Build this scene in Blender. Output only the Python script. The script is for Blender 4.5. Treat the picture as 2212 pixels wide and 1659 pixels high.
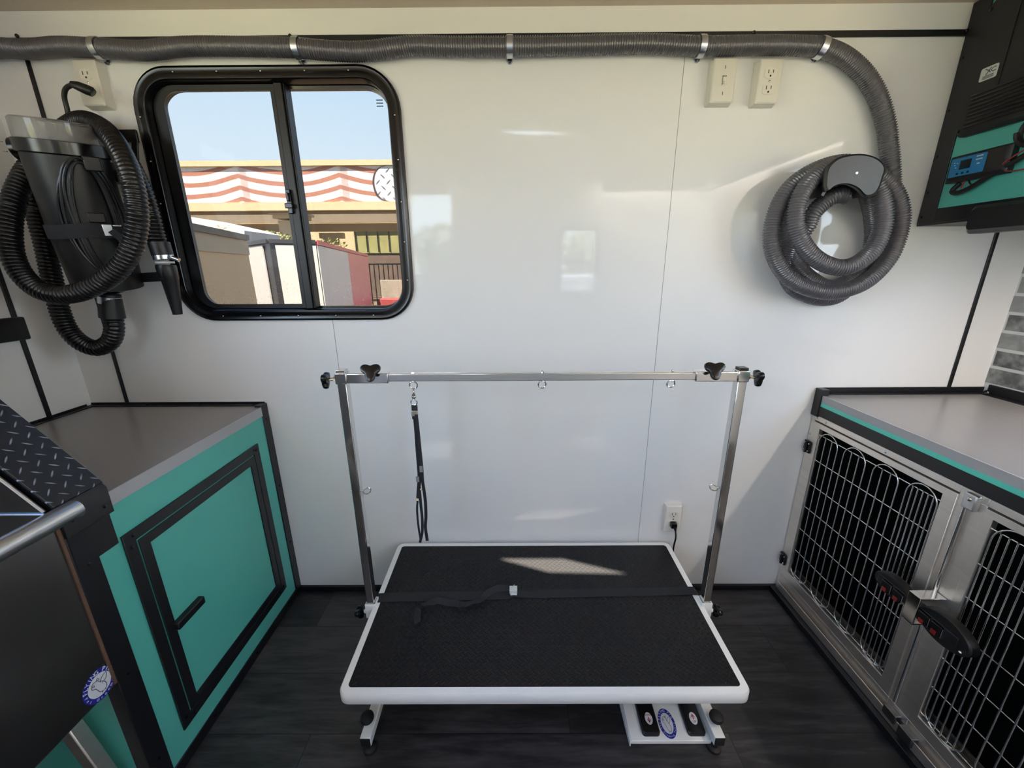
import bpy, math, random
import numpy as np
from mathutils import Vector, Matrix
random.seed(7)
for o in list(bpy.data.objects): bpy.data.objects.remove(o)
S = bpy.context.scene
COL = S.collection
R = math.radians
PI = math.pi

# ------------------------------------------------------------ camera
# room frame: x right, y into the far wall (its face is y = 0), z up from the floor
FPX = 862.25
CAM = Vector((0.0, -1.36, 1.287))
def _basis(p, yw, r):
    cp, sp, cy, sy = math.cos(p), math.sin(p), math.cos(yw), math.sin(yw)
    f = Vector((sy*cp, cy*cp, -sp)); rt = Vector((cy, -sy, 0)); dn = f.cross(rt)
    c, s = math.cos(r), math.sin(r)
    return c*rt + s*dn, -s*rt + c*dn, f
RT, DN, FW = _basis(R(16.2513), R(-.2301), R(.3746))
cam = bpy.data.cameras.new('camera'); cam.sensor_width = 36; cam.lens = FPX/2212*36
cam.clip_start = .02; cam.clip_end = 400
co = bpy.data.objects.new('camera', cam); COL.objects.link(co)
m = Matrix((RT, -DN, -FW)).transposed().to_4x4(); m.translation = CAM
co.matrix_world = m; S.camera = co

# ------------------------------------------------------------ light
w = bpy.data.worlds.new('sky'); S.world = w; w.use_nodes = True
nt = w.node_tree; nt.nodes.clear()
wo = nt.nodes.new('ShaderNodeOutputWorld'); bg = nt.nodes.new('ShaderNodeBackground')
tc = nt.nodes.new('ShaderNodeTexCoord'); sx = nt.nodes.new('ShaderNodeSeparateXYZ')
cr = nt.nodes.new('ShaderNodeValToRGB')
nt.links.new(tc.outputs['Generated'], sx.inputs[0]); nt.links.new(sx.outputs['Z'], cr.inputs[0])
cr.color_ramp.elements[0].color = (.78, .89, 1, 1); cr.color_ramp.elements[0].position = .02
cr.color_ramp.elements[1].color = (.17, .42, 1, 1); cr.color_ramp.elements[1].position = .75
e = cr.color_ramp.elements.new(.3); e.color = (.58, .77, 1, 1)
nt.links.new(cr.outputs[0], bg.inputs[0]); nt.links.new(bg.outputs[0], wo.inputs[0])
bg.inputs[1].default_value = 5.6
SUN = Vector((.02, .46, -.87)).normalized()
sl = bpy.data.lights.new('sun', 'SUN'); sl.energy = 68; sl.angle = R(.6); sl.color = (1, .90, .76)
so = bpy.data.objects.new('sun', sl); COL.objects.link(so)
so.rotation_euler = SUN.to_track_quat('-Z', 'Y').to_euler()
def portal(name, loc, size, direction, up='Y'):
    l = bpy.data.lights.new(name, 'AREA'); l.shape = 'RECTANGLE'; l.size, l.size_y = size
    o = bpy.data.objects.new(name, l); COL.objects.link(o); o.location = loc
    o.rotation_euler = Vector(direction).to_track_quat('-Z', up).to_euler()
    l.cycles.is_portal = True
XL, XR, YF, ZC = -1.523, 1.667, -2.13, 1.984        # left, right, near wall, ceiling
portal('daylight_window_right', (XR+.03, -1.085, 1.49), (.75, .72), (-1, 0, 0), 'Z')
portal('daylight_window_left', (XL-.03, -1.365, 1.44), (1.19, .94), (1, 0, 0), 'Z')
portal('daylight_window_near', (-.66, YF-.03, 1.55), (.36, .62), (0, 1, 0), 'Z')
portal('daylight_door_window', (.50, YF-.03, 1.45), (.30, .58), (0, 1, 0), 'Z')
portal('daylight_window_far', (-.72, .08, 1.485), (.72, .66), (0, -1, 0), 'Z')
def added_bar_lamp(loc, length, watt, rot, colour=(1, .89, .80)):  # fill lamps added to brighten the walls
    """added fill lamp of an unseen light bar, screened by a baffle board"""
    l = bpy.data.lights.new('added_bar_lamp', 'AREA'); l.shape = 'RECTANGLE'; l.size, l.size_y = length, .05
    l.energy = watt; l.color = colour
    o = bpy.data.objects.new('added_bar_lamp', l); COL.objects.link(o); o.location = loc; o.rotation_euler = rot
added_bar_lamp((-.98, YF+.10, ZC-.05), .90, 6.5, (R(-4), 0, 0))
added_bar_lamp((1.15, YF+.10, ZC-.05), .86, 13, (R(-4), 0, 0))
added_bar_lamp((XR-.09, -1.20, ZC-.05), 1.4, 15, (R(-14), 0, R(90)))
vs = S.view_settings
vs.view_transform = 'Standard'; vs.look = 'None'; vs.gamma = 1; vs.use_curve_mapping = False
vs.exposure = 0.56
S.cycles.max_bounces = 10; S.cycles.diffuse_bounces = 6; S.cycles.glossy_bounces = 5
S.cycles.transparent_max_bounces = 12; S.cycles.sample_clamp_indirect = 6
S.cycles.use_denoising = True

# ------------------------------------------------------------ materials
def hexc(h):
    h = h.lstrip('#'); c = [int(h[i:i+2], 16)/255 for i in (0, 2, 4)]
    return tuple(((v+.055)/1.055)**2.4 if v > .04045 else v/12.92 for v in c) + (1,)
_mats = {}
class N:
    """tiny node helper"""
    def __init__(s, name):
        s.m = bpy.data.materials.new(name); s.m.use_nodes = True
        s.t = s.m.node_tree; s.b = s.t.nodes['Principled BSDF']
    def new(s, k, **kw):
        n = s.t.nodes.new(k)
        for a, v in kw.items(): setattr(n, a, v)
        return n
    def link(s, a, b): s.t.links.new(a, b)
    def val(s, sock, v):
        if isinstance(v, bpy.types.NodeSocket): s.link(v, sock)
        else: sock.default_value = v
    def math(s, op, a, b=0.0, c=0.0, clamp=False):
        n = s.new('ShaderNodeMath', operation=op, use_clamp=clamp)
        s.val(n.inputs[0], a); s.val(n.inputs[1], b)
        if len(n.inputs) > 2: s.val(n.inputs[2], c)
        return n.outputs[0]
    def coords(s, scale=(1, 1, 1)):
        g = s.new('ShaderNodeNewGeometry'); mp = s.new('ShaderNodeMapping')
        s.link(g.outputs['Position'], mp.inputs[0]); mp.inputs['Scale'].default_value = scale
        return mp.outputs[0]
    def noise(s, scale, detail=3, vec=None, dist=0.0):
        n = s.new('ShaderNodeTexNoise'); n.inputs['Scale'].default_value = scale
        n.inputs['Detail'].default_value = detail; n.inputs['Distortion'].default_value = dist
        s.link(vec if vec is not None else s.coords(), n.inputs['Vector']); return n.outputs['Fac']
    def bump(s, h, strength=.2, dist=.002):
        b = s.new('ShaderNodeBump'); b.inputs['Strength'].default_value = strength
        b.inputs['Distance'].default_value = dist; s.val(b.inputs['Height'], h)
        s.link(b.outputs[0], s.b.inputs['Normal'])
    def mix(s, f, a, b):
        n = s.new('ShaderNodeMix', data_type='RGBA'); s.val(n.inputs[0], f)
        s.val(n.inputs[6], a); s.val(n.inputs[7], b); return n.outputs[2]
    def ramp(s, f, stops):
        n = s.new('ShaderNodeValToRGB'); s.link(f, n.inputs[0])
        els = n.color_ramp.elements
        while len(els) < len(stops): els.new(.5)
        for e_, (p, c) in zip(els, stops): e_.position = p; e_.color = c
        return n.outputs[0]
def mat(name, color, rough=.5, metal=0.0, spec=.5, bump=None, vary=0.0, vscale=8, stretch=(1, 1, 1), coat=0.0):
    if name in _mats: return _mats[name]
    n = N(name); c = hexc(color) if isinstance(color, str) else color
    n.b.inputs['Roughness'].default_value = rough; n.b.inputs['Metallic'].default_value = metal
    n.b.inputs['Specular IOR Level'].default_value = spec
    if coat: n.b.inputs['Coat Weight'].default_value = coat; n.b.inputs['Coat Roughness'].default_value = .06
    f = n.noise(vscale, 4, n.coords(stretch))
    v = max(vary, .03)
    n.link(n.mix(f, tuple(x*(1-v) for x in c[:3])+(1,), tuple(min(1, x*(1+v)) for x in c[:3])+(1,)), n.b.inputs['Base Color'])
    if bump: n.bump(n.noise(bump[0], 3, n.coords(stretch)), bump[1], .002)
    _mats[name] = n.m; return n.m
def diamond_height(n, u, v, cell, length=.58, width=.17):
    """raised bars, turned by 90 degrees from cell to cell"""
    us = n.math('DIVIDE', n.math('ADD', u, v), cell*1.4142); vs_ = n.math('DIVIDE', n.math('SUBTRACT', u, v), cell*1.4142)
    iu = n.math('FLOOR', us); iv = n.math('FLOOR', vs_)
    par = n.math('PINGPONG', n.math('ADD', iu, iv), 1.0)
    fu = n.math('SUBTRACT', n.math('SUBTRACT', us, iu), .5); fv = n.math('SUBTRACT', n.math('SUBTRACT', vs_, iv), .5)
    a, b = fu, fv
    la = n.math('ADD', n.math('MULTIPLY', par, a), n.math('MULTIPLY', n.math('SUBTRACT', 1.0, par), b))
    lb = n.math('ADD', n.math('MULTIPLY', par, b), n.math('MULTIPLY', n.math('SUBTRACT', 1.0, par), a))
    d = n.math('ADD', n.math('POWER', n.math('DIVIDE', n.math('ABSOLUTE', la), length), 2.0),
               n.math('POWER', n.math('DIVIDE', n.math('ABSOLUTE', lb), width), 2.0))
    return n.math('SUBTRACT', 1.0, d, clamp=True)
def objxyz(n):
    t = n.new('ShaderNodeTexCoord'); s_ = n.new('ShaderNodeSeparateXYZ'); n.link(t.outputs['Object'], s_.inputs[0])
    return s_.outputs

def m_wall():
    n = N('glossy_white_panel')
    n.b.inputs['Base Color'].default_value = (.80, .80, .79, 1)
    n.b.inputs['Roughness'].default_value = .045
    n.b.inputs['Specular IOR Level'].default_value = .6
    n.bump(n.noise(1.9, 1, n.coords((1, 1, .8))), .18, .006)
    return n.m
M_WALL = m_wall()
M_WALLM = mat('satin_white_wall', (.78, .78, .76, 1), .35, vary=.02)
M_CEIL = mat('ceiling_panel', (.64, .55, .44, 1), .5, vary=.03)
M_BLKTRIM = mat('black_trim', '#111114', .38, vary=.15, vscale=30)
M_BLKPL = mat('black_plastic', '#0d0d0e', .42, vary=.1, bump=(300, .05))
M_BLKGL = mat('black_gloss_plastic', '#08080a', .22, vary=.1)
M_BLKHOSE = mat('black_corrugated_hose', '#0b0b0c', .28, vary=.1)
M_RUBBER = mat('black_rubber', '#0c0c0d', .6, vary=.15)
M_WEB = mat('black_webbing', '#16171c', .75, vary=.2, vscale=300, bump=(900, .3))
M_TEAL = mat('teal_paint', (.085, .42, .36, 1), .38, vary=.03, vscale=3, bump=(60, .02))
M_TEAL2 = mat('teal_edge', (.10, .60, .47, 1), .38)
M_TOP = mat('grey_worktop', '#8b8988', .25, vary=.05, vscale=400, bump=(700, .04))
M_TOPEDGE = mat('grey_edge_band', '#a3a4a6', .35, vary=.05, vscale=400)
M_STEEL = mat('brushed_stainless', (.86, .80, .73, 1), .42, 1, vary=.12, vscale=6, stretch=(1, 1, 12), bump=(30, .03))
M_STEELD = mat('tub_stainless', (.22, .21, .20, 1), .30, 1, vary=.15, vscale=3, stretch=(1, 2, 1), bump=(6, .05))
M_RIM = mat('satin_tub_rim', (.68, .68, .68, 1), .30, 1, vary=.05, vscale=40)
M_CHROME = mat('chrome', (.70, .69, .67, 1), .10, 1, vary=.04, vscale=20)
M_WIRE = mat('chrome_wire', (.78, .77, .75, 1), .18, 1, vary=.05)
M_ZINC = mat('zinc_plated', (.66, .70, .74, 1), .26, 1, vary=.1, vscale=60)
M_WHITE = mat('white_powder_coat', '#ecedea', .35, vary=.02)
M_PLATE = mat('white_wall_plate', '#dcd8ce', .35, vary=.01)
M_HOSE = mat('grey_vacuum_hose', '#68676b', .27, vary=.05, vscale=20)
M_HOSE.node_tree.nodes['Principled BSDF'].inputs['Metallic'].default_value = .35
M_SLOT = mat('dark_slot', '#1d1a18', .6)
M_BRASSN = mat('nickel', (.62, .56, .48, 1), .25, 1)
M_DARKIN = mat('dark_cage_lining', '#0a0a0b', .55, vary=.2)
M_RED = mat('red_button', '#7d1614', .4)
M_BLUE = mat('blue_label_panel', '#1f74a8', .4, vary=.04)
M_REDW = mat('red_wire', '#8e2a30', .5)
M_SCREEN = mat('lcd_screen', '#1b2427', .2)
M_PAPER = mat('white_label', '#c4c8c6', .5)
M_INK = mat('label_ink', '#2a2c36', .6)
M_NAVY = mat('navy_print', '#1f2487', .45)
M_STICK = mat('sticker_white', '#d5d7dc', .4)
M_REDINK = mat('red_print', '#a3122f', .5)
M_BROWNREFL = mat('brown_reflection_tint', '#5d4537', .5, vary=.3, vscale=60)  # brown reflection on the tub's steel edge, put into the colour

def m_floor():
    n = N('dark_vinyl_plank')
    g = n.coords(); s_ = n.new('ShaderNodeSeparateXYZ'); n.link(g, s_.inputs[0])
    X, Y = s_.outputs[0], s_.outputs[1]
    row = n.math('FLOOR', n.math('DIVIDE', Y, .18))
    xs = n.math('ADD', X, n.math('MULTIPLY', n.math('FRACT', n.math('MULTIPLY', row, .377)), 1.2))
    colu = n.math('FLOOR', n.math('DIVIDE', xs, 1.2))
    idx = n.math('ADD', n.math('MULTIPLY', row, 7.13), n.math('MULTIPLY', colu, 3.71))
    wn = n.new('ShaderNodeTexWhiteNoise', noise_dimensions='1D'); n.link(idx, wn.inputs['W'])
    cmb = n.new('ShaderNodeCombineXYZ'); n.link(n.math('MULTIPLY', X, 2.2), cmb.inputs[0])
    n.link(n.math('ADD', n.math('MULTIPLY', Y, 16), n.math('MULTIPLY', idx, 1.7)), cmb.inputs[1])
    grain = n.noise(2.2, 6, cmb.outputs[0], .6)
    fine = n.noise(9, 5, cmb.outputs[0], .3)
    k = n.math('ADD', n.math('MULTIPLY', grain, .8), n.math('MULTIPLY', fine, .35))
    k = n.math('ADD', k, n.math('MULTIPLY', wn.outputs['Value'], .25))
    c = n.ramp(k, [(.38, (.006, .006, .007, 1)), (.62, (.018, .0175, .019, 1)), (.9, (.060, .057, .060, 1))])
    fy = n.math('FRACT', n.math('DIVIDE', Y, .18)); fx = n.math('FRACT', n.math('DIVIDE', xs, 1.2))
    gap = n.math('MAXIMUM', n.math('LESS_THAN', fy, .012), n.math('LESS_THAN', fx, .002))
    n.link(n.mix(gap, c, (.003, .003, .003, 1)), n.b.inputs['Base Color'])
    n.b.inputs['Roughness'].default_value = .42; n.bump(k, .15, .002)
    return n.m
M_FLOOR = m_floor()
def m_mat():
    n = N('diamond_rubber_mat'); o = objxyz(n)
    h = diamond_height(n, o[0], o[1], .0125, .60, .20)
    n.b.inputs['Base Color'].default_value = (.011, .011, .0115, 1)
    n.b.inputs['Roughness'].default_value = .40; n.b.inputs['Specular IOR Level'].default_value = .16
    n.bump(n.math('ADD', h, n.math('MULTIPLY', n.noise(260, 3), .10)), .9, .0016)
    return n.m
M_MAT = m_mat()
def m_plate():
    n = N('black_diamond_plate'); o = objxyz(n)
    h = diamond_height(n, o[0], o[1], .0215, .42, .085)
    bar_tint = n.math('MULTIPLY', h, n.noise(60, 3))  # raised bars turn paler grey in random patches
    n.link(n.mix(n.math('MULTIPLY', bar_tint, 2.2, clamp=True), (.010, .010, .011, 1), (.30, .31, .36, 1)), n.b.inputs['Base Color'])
    n.b.inputs['Roughness'].default_value = .38
    n.bump(n.math('ADD', h, n.math('MULTIPLY', n.noise(90, 4), .25)), 1.0, .0025)
    return n.m
M_DPLATE = m_plate()
def m_brick():
    n = N('grey_brick_wallpaper'); g = n.coords(); s_ = n.new('ShaderNodeSeparateXYZ'); n.link(g, s_.inputs[0])
    cm = n.new('ShaderNodeCombineXYZ'); n.link(s_.outputs[1], cm.inputs[0]); n.link(n.math('SUBTRACT', s_.outputs[2], .884), cm.inputs[1])
    nz = n.noise(28, 4)
    b = n.new('ShaderNodeTexBrick'); n.link(cm.outputs[0], b.inputs['Vector'])
    b.inputs['Scale'].default_value = 1; b.inputs['Brick Width'].default_value = .235; b.inputs['Row Height'].default_value = .0615
    b.inputs['Mortar Size'].default_value = .006; b.inputs['Mortar Smooth'].default_value = .4; b.offset = .5
    b.inputs['Color1'].default_value = (.035, .038, .038, 1); b.inputs['Color2'].default_value = (.30, .31, .29, 1)
    b.inputs['Mortar'].default_value = (.62, .62, .60, 1)
    c = n.mix(n.ramp(nz, [(.40, (0, 0, 0, 1)), (.75, (1, 1, 1, 1))]), b.outputs['Color'], (.38, .39, .37, 1))
    n.link(n.mix(b.outputs['Fac'], c, (.64, .64, .62, 1)), n.b.inputs['Base Color'])
    n.b.inputs['Roughness'].default_value = .5; n.bump(nz, .1)
    return n.m
M_BRICK = m_brick()
def m_glass(name, tint, dust=0.0, ior=1.12):
    n = N(name); t = n.t; t.nodes.remove(n.b)
    out = t.nodes['Material Output']
    tr = n.new('ShaderNodeBsdfTransparent'); tr.inputs[0].default_value = tint
    gl = n.new('ShaderNodeBsdfGlossy'); gl.inputs['Roughness'].default_value = .02; gl.inputs[0].default_value = (.9, .9, .9, 1)
    fr = n.new('ShaderNodeFresnel'); fr.inputs[0].default_value = ior
    mx = n.new('ShaderNodeMixShader'); n.link(fr.outputs[0], mx.inputs[0]); n.link(tr.outputs[0], mx.inputs[1]); n.link(gl.outputs[0], mx.inputs[2])
    last = mx.outputs[0]
    if dust:
        df = n.new('ShaderNodeBsdfDiffuse'); df.inputs[0].default_value = (.8, .78, .74, 1)
        s_ = n.new('ShaderNodeSeparateXYZ'); n.link(n.coords(), s_.inputs[0])
        low = n.math('MULTIPLY', n.math('SUBTRACT', 1.62, s_.outputs[2], clamp=True), 1.7, clamp=True)
        vor = n.new('ShaderNodeTexVoronoi'); vor.inputs['Scale'].default_value = 130; n.link(n.coords(), vor.inputs['Vector'])
        sp = n.math('MULTIPLY', n.math('LESS_THAN', vor.outputs['Distance'], n.math('MULTIPLY', n.noise(35, 2), .28)), low)
        f = n.math('ADD', n.math('MULTIPLY', sp, dust*3), n.math('MULTIPLY', n.noise(6, 4), dust*.5), clamp=True)
        m2 = n.new('ShaderNodeMixShader'); n.link(f, m2.inputs[0]); n.link(last, m2.inputs[1]); n.link(df.outputs[0], m2.inputs[2]); last = m2.outputs[0]
    n.link(last, out.inputs[0]); return n.m
M_GLASS = m_glass('tinted_window_glass', (.362, .356, .342, 1), .06)
M_GLASSC = m_glass('clear_window_glass', (.93, .95, .95, 1))
M_CLEARPL = m_glass('clear_filter_plastic', (.62, .62, .63, 1), .95, 1.45)

# ------------------------------------------------------------ mesh helpers
def V(*a): return Vector(a)
def px(x, y, Y=None, X=None, Z=None):
    """point where the sight line through a photograph pixel meets a wall, side or level plane of the room"""
    r = RT*((x-1106)/FPX) + DN*((y-829.5)/FPX) + FW
    t = (Y-CAM.y)/r.y if Y is not None else (X-CAM.x)/r.x if X is not None else (Z-CAM.z)/r.z
    return CAM + r*t
def spline(pts, step):
    """evenly spaced points on a Catmull-Rom curve"""
    P = [np.array(p, float) for p in pts]; P = [2*P[0]-P[1]] + P + [2*P[-1]-P[-2]]
    out = []
    for i in range(1, len(P)-2):
        p0, p1, p2, p3 = P[i-1:i+3]
        t = np.linspace(0, 1, 40, endpoint=False)[:, None]
        out.append(.5*(2*p1+(p2-p0)*t+(2*p0-5*p1+4*p2-p3)*t**2+(3*p1-p0-3*p2+p3)*t**3))
    out = np.vstack(out+[P[-2][None]])
    d = np.r_[0, np.cumsum(np.linalg.norm(np.diff(out, axis=0), axis=1))]
    n = max(2, int(round(d[-1]/step))+1); s_ = np.linspace(0, d[-1], n)
    return np.stack([np.interp(s_, d, out[:, k]) for k in range(3)], 1)
class MB:
    def __init__(s): s.v = []; s.f = []
    def add(s, vs_, fs):
        o = len(s.v); s.v += [tuple(p) for p in vs_]; s.f += [tuple(i+o for i in f) for f in fs]; return s
    def box(s, x0, x1, y0, y1, z0, z1, M=None):
        vs_ = [V(x, y, z) for z in (z0, z1) for y in (y0, y1) for x in (x0, x1)]
        if M: vs_ = [M @ p for p in vs_]
        return s.add(vs_, [(0, 2, 3, 1), (4, 5, 7, 6), (0, 1, 5, 4), (2, 6, 7, 3), (0, 4, 6, 2), (1, 3, 7, 5)])
    def bar(s, p0, p1, a, b, up=(0, 0, 1)):
        """rectangular bar from p0 to p1, a wide, b high"""
        p0, p1 = Vector(p0), Vector(p1); d = (p1-p0).normalized(); u = Vector(up)
        sd = d.cross(u).normalized(); u = sd.cross(d)
        vs_ = [p+sd*i*a/2+u*j*b/2 for p in (p0, p1) for i, j in ((-1, -1), (1, -1), (1, 1), (-1, 1))]
        return s.add(vs_, [(3, 2, 1, 0), (4, 5, 6, 7), (0, 1, 5, 4), (1, 2, 6, 5), (2, 3, 7, 6), (3, 0, 4, 7)])
    def loft(s, rings, cap=True, closed=False):
        n = len(rings[0]); vs_ = [p for r in rings for p in r]; fs = []
        k = len(rings)
        for i in range(k if closed else k-1):
            a, b = i*n, ((i+1) % k)*n
            for j in range(n): fs.append((a+j, a+(j+1) % n, b+(j+1) % n, b+j))
        if cap and not closed: fs += [tuple(reversed(range(n))), tuple(range((k-1)*n, k*n))]
        return s.add(vs_, fs)
    def tube(s, pts, rad, seg=10, cap=True, closed=False):
        P = [Vector(p) for p in pts]; n = len(P)
        rr = rad if hasattr(rad, '__len__') else [rad]*n
        T = []
        for i in range(n):
            a = P[i-1] if (i > 0 or closed) else P[i]; b = P[(i+1) % n] if (i < n-1 or closed) else P[i]
            T.append((b-a).normalized())
        u = T[0].orthogonal().normalized(); rings = []
        for i in range(n):
            u = (u-T[i]*u.dot(T[i])).normalized(); w_ = T[i].cross(u)
            rings.append([P[i]+(u*math.cos(2*PI*j/seg)+w_*math.sin(2*PI*j/seg))*rr[i] for j in range(seg)])
        if closed:   # keep the seam untwisted
            best = min(range(seg), key=lambda q: (rings[-1][0]-rings[0][q]).length)
            s.loft(rings, False)
            k = len(s.v)-seg; o = len(s.v)-n*seg
            for j in range(seg): s.f.append((k+j, k+(j+1) % seg, o+(best+j+1) % seg, o+(best+j) % seg))
            return s
        return s.loft(rings, cap)
    def cyl(s, p0, p1, r0, r1=None, seg=24): return s.tube([p0, p1], [r0, r0 if r1 is None else r1], seg)
    def lathe(s, p, axis, prof, seg=28):
        """prof: list of (distance along axis, radius)"""
        p, ax = Vector(p), Vector(axis).normalized()
        return s.tube2([p+ax*d for d, _ in prof], ax, [max(r, 1e-4) for _, r in prof], seg)
    def tube2(s, pts, ax, rr, seg):
        u = ax.orthogonal().normalized(); w_ = ax.cross(u)
        return s.loft([[p+(u*math.cos(2*PI*j/seg)+w_*math.sin(2*PI*j/seg))*r for j in range(seg)] for p, r in zip(pts, rr)])
    def prism(s, poly, vec):
        v_ = Vector(vec); return s.loft([[Vector(p) for p in poly], [Vector(p)+v_ for p in poly]])
    def torus(s, c, nrm, r, t, seg=28, ts=8):
        c, nrm = Vector(c), Vector(nrm).normalized(); u = nrm.orthogonal().normalized(); w_ = nrm.cross(u)
        return s.tube([c+(u*math.cos(2*PI*j/seg)+w_*math.sin(2*PI*j/seg))*r for j in range(seg)], t, ts, closed=True)
    def ball(s, c, r, n=10, sc=(1, 1, 1)):
        c = Vector(c)
        return s.loft([[c+V(math.sin(a)*math.cos(2*PI*j/(n*2))*r*sc[0], math.sin(a)*math.sin(2*PI*j/(n*2))*r*sc[1], math.cos(a)*r*sc[2])
                        for j in range(n*2)] for a in [max(1e-3, PI*i/n) if i < n else PI-1e-3 for i in range(n+1)]])
def rr(x0, x1, z0, z1, r, y, n=7):
    """rounded rectangle in the x-z plane at depth y"""
    out = []
    for cx, cz, a0 in ((x1-r, z1-r, 0), (x0+r, z1-r, 90), (x0+r, z0+r, 180), (x1-r, z0+r, 270)):
        for i in range(n+1):
            a = R(a0+90*i/n); out.append(V(cx+r*math.cos(a), y, cz+r*math.sin(a)))
    return out
def sw(ring, order):
    """reorder coordinates, e.g. 'yxz' swaps x and y"""
    k = ['xyz'.index(c) for c in order]; return [V(p[k[0]], p[k[1]], p[k[2]]) for p in ring]
def build(name, mb, m_, parent=None, bev=0.0, origin=None, sharp=38, seg=2):
    me = bpy.data.meshes.new(name); o = Vector(origin) if origin is not None else (parent['_o'] if parent else None)
    o = Vector(o) if o is not None else V(0, 0, 0)
    me.from_pydata([(p[0]-o[0], p[1]-o[1], p[2]-o[2]) for p in mb.v], [], mb.f); me.validate()
    import bmesh
    bm = bmesh.new(); bm.from_mesh(me); bmesh.ops.recalc_face_normals(bm, faces=bm.faces); bm.to_mesh(me); bm.free()
    me.polygons.foreach_set('use_smooth', [True]*len(me.polygons)); me.set_sharp_from_angle(angle=R(sharp))
    me.materials.append(m_)
    ob = bpy.data.objects.new(name, me); COL.objects.link(ob)
    if parent:
        ob.parent = parent; ob['_o'] = parent['_o']
        if origin is not None: ob.location = Vector(origin)-Vector(parent['_o'])
    else: ob.location = o; ob['_o'] = tuple(o)
    if bev:
        b = ob.modifiers.new('bevel', 'BEVEL'); b.width = bev; b.segments = seg; b.limit_method = 'ANGLE'; b.angle_limit = R(40)
        b.harden_normals = False
    return ob
def islands(mb):
    par = list(range(len(mb.v)))
    def find(a):
        while par[a] != a: par[a] = par[par[a]]; a = par[a]
        return a
    for f in mb.f:
        r0 = find(f[0])
        for q in f[1:]: par[find(q)] = r0
    out = {}
    for f in mb.f: out.setdefault(find(f[0]), []).append(f)
    for fs in out.values():
        m2 = MB(); ids = sorted({q for f in fs for q in f}); mp = {q: i for i, q in enumerate(ids)}
        m2.v = [mb.v[q] for q in ids]; m2.f = [tuple(mp[q] for q in f) for f in fs]; yield m2
def build_each(name, mb, m_, parent=None, bev=0.0, **k):
    """one object per separate piece: screws, rivets, buttons"""
    return [build(name, q, m_, parent, bev, **k) for q in islands(mb)]
def thing(name, label, cat, loc, group=None):
    o = bpy.data.objects.new(name, None); COL.objects.link(o); o.location = loc; o.empty_display_size = .05
    o['_o'] = tuple(loc); o['label'] = label; o['category'] = cat
    if group: o['group'] = group
    return o
def tag(o, label, cat, group=None):
    o['label'] = label; o['category'] = cat
    if group: o['group'] = group
    return o
def struct(name, mb, m_, parent=None, bev=0.0, label=None, **k):
    o = build(name, mb, m_, parent, bev, **k)
    if not parent: o['kind'] = 'structure'
    if label: o['label'] = label
    return o
def lab(o, t): o['label'] = t; return o
def text_into(mb, txt, size, origin, right, up, depth=.0003):
    c = bpy.data.curves.new('t', 'FONT'); c.body = txt; c.size = size; c.extrude = depth; c.align_x = 'CENTER'; c.align_y = 'CENTER'
    o = bpy.data.objects.new('t', c); COL.objects.link(o)
    bpy.context.view_layer.update()
    me = bpy.data.meshes.new_from_object(o.evaluated_get(bpy.context.evaluated_depsgraph_get()))
    r, u = Vector(right).normalized(), Vector(up).normalized(); nn = r.cross(u); og = Vector(origin)
    mb.add([og+r*v.co.x+u*v.co.y+nn*v.co.z for v in me.vertices], [tuple(p.vertices) for p in me.polygons])
    bpy.data.objects.remove(o); bpy.data.curves.remove(c); bpy.data.meshes.remove(me)
def arc_text(mb, txt, size, c, right, up, rx, ry, a_mid, span, flip=False):
    right, up, c = Vector(right), Vector(up), Vector(c); n = len(txt)
    for i, ch in enumerate(txt):
        if ch == ' ': continue
        f = (i+.5)/n-.5
        a = R(a_mid-f*span) if not flip else R(a_mid+f*span)
        p = c+right*math.cos(a)*rx+up*math.sin(a)*ry
        rad = (right*math.cos(a)/rx+up*math.sin(a)/ry).normalized()
        nn = right.cross(up)
        tg = rad.cross(nn) if not flip else nn.cross(rad)
        text_into(mb, ch, size, p, tg, rad if not flip else -rad)
def ellipse(c, right, up, rx, ry, n=40):
    return [Vector(c)+Vector(right)*math.cos(2*PI*i/n)*rx+Vector(up)*math.sin(2*PI*i/n)*ry for i in range(n)]
def sticker(parent, c, right, up, rx, ry, top, bottom):
    """oval maker's sticker: navy ring, white field, line drawn winged pig, text on the ring"""
    right, up, c = Vector(right).normalized(), Vector(up).normalized(), Vector(c); nn = right.cross(up)
    o = build('sticker', MB().prism(ellipse(c, right, up, rx, ry), nn*.0005), M_NAVY, parent)
    o['label'] = 'oval navy and white sticker'
    build('sticker_field', MB().prism(ellipse(c+nn*.0005, right, up, rx*.70, ry*.70), nn*.0003), M_STICK, o)
    t = MB(); cc = c+nn*.0009
    arc_text(t, top, rx*.36, cc, right, up, rx*.845, ry*.845, 95, 150)
    arc_text(t, bottom, rx*.24, cc, right, up, rx*.855, ry*.855, 270, 190, flip=True)
    build('sticker_text', t, M_STICK, o)
    g = MB(); S2 = lambda x, y: cc+right*x*rx+up*y*ry
    def line(pts): g.tube([p for p in spline([S2(*q) for q in pts], rx*.06)], rx*.018, 5)
    line([(-.05, .38), (-.3, .42), (-.45, .25), (-.42, .08), (-.28, .0), (-.2, -.2), (-.1, -.42), (.12, -.56), (.3, -.45), (.33, -.2), (.2, .05), (.05, .2), (-.05, .38)])
    line([(.05, .1), (.2, .32), (.5, .42), (.48, .2), (.36, .05), (.12, -.02)])
    line([(-.38, .28), (-.3, .3), (-.28, .2), (-.36, .18), (-.38, .28)])
    line([(-.1, .36), (-.02, .5), (.06, .34)]); line([(0, -.5), (.0, -.62)]); line([(.2, -.5), (.22, -.6)])
    build('sticker_drawing', g, M_INK, o)
    return o
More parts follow.
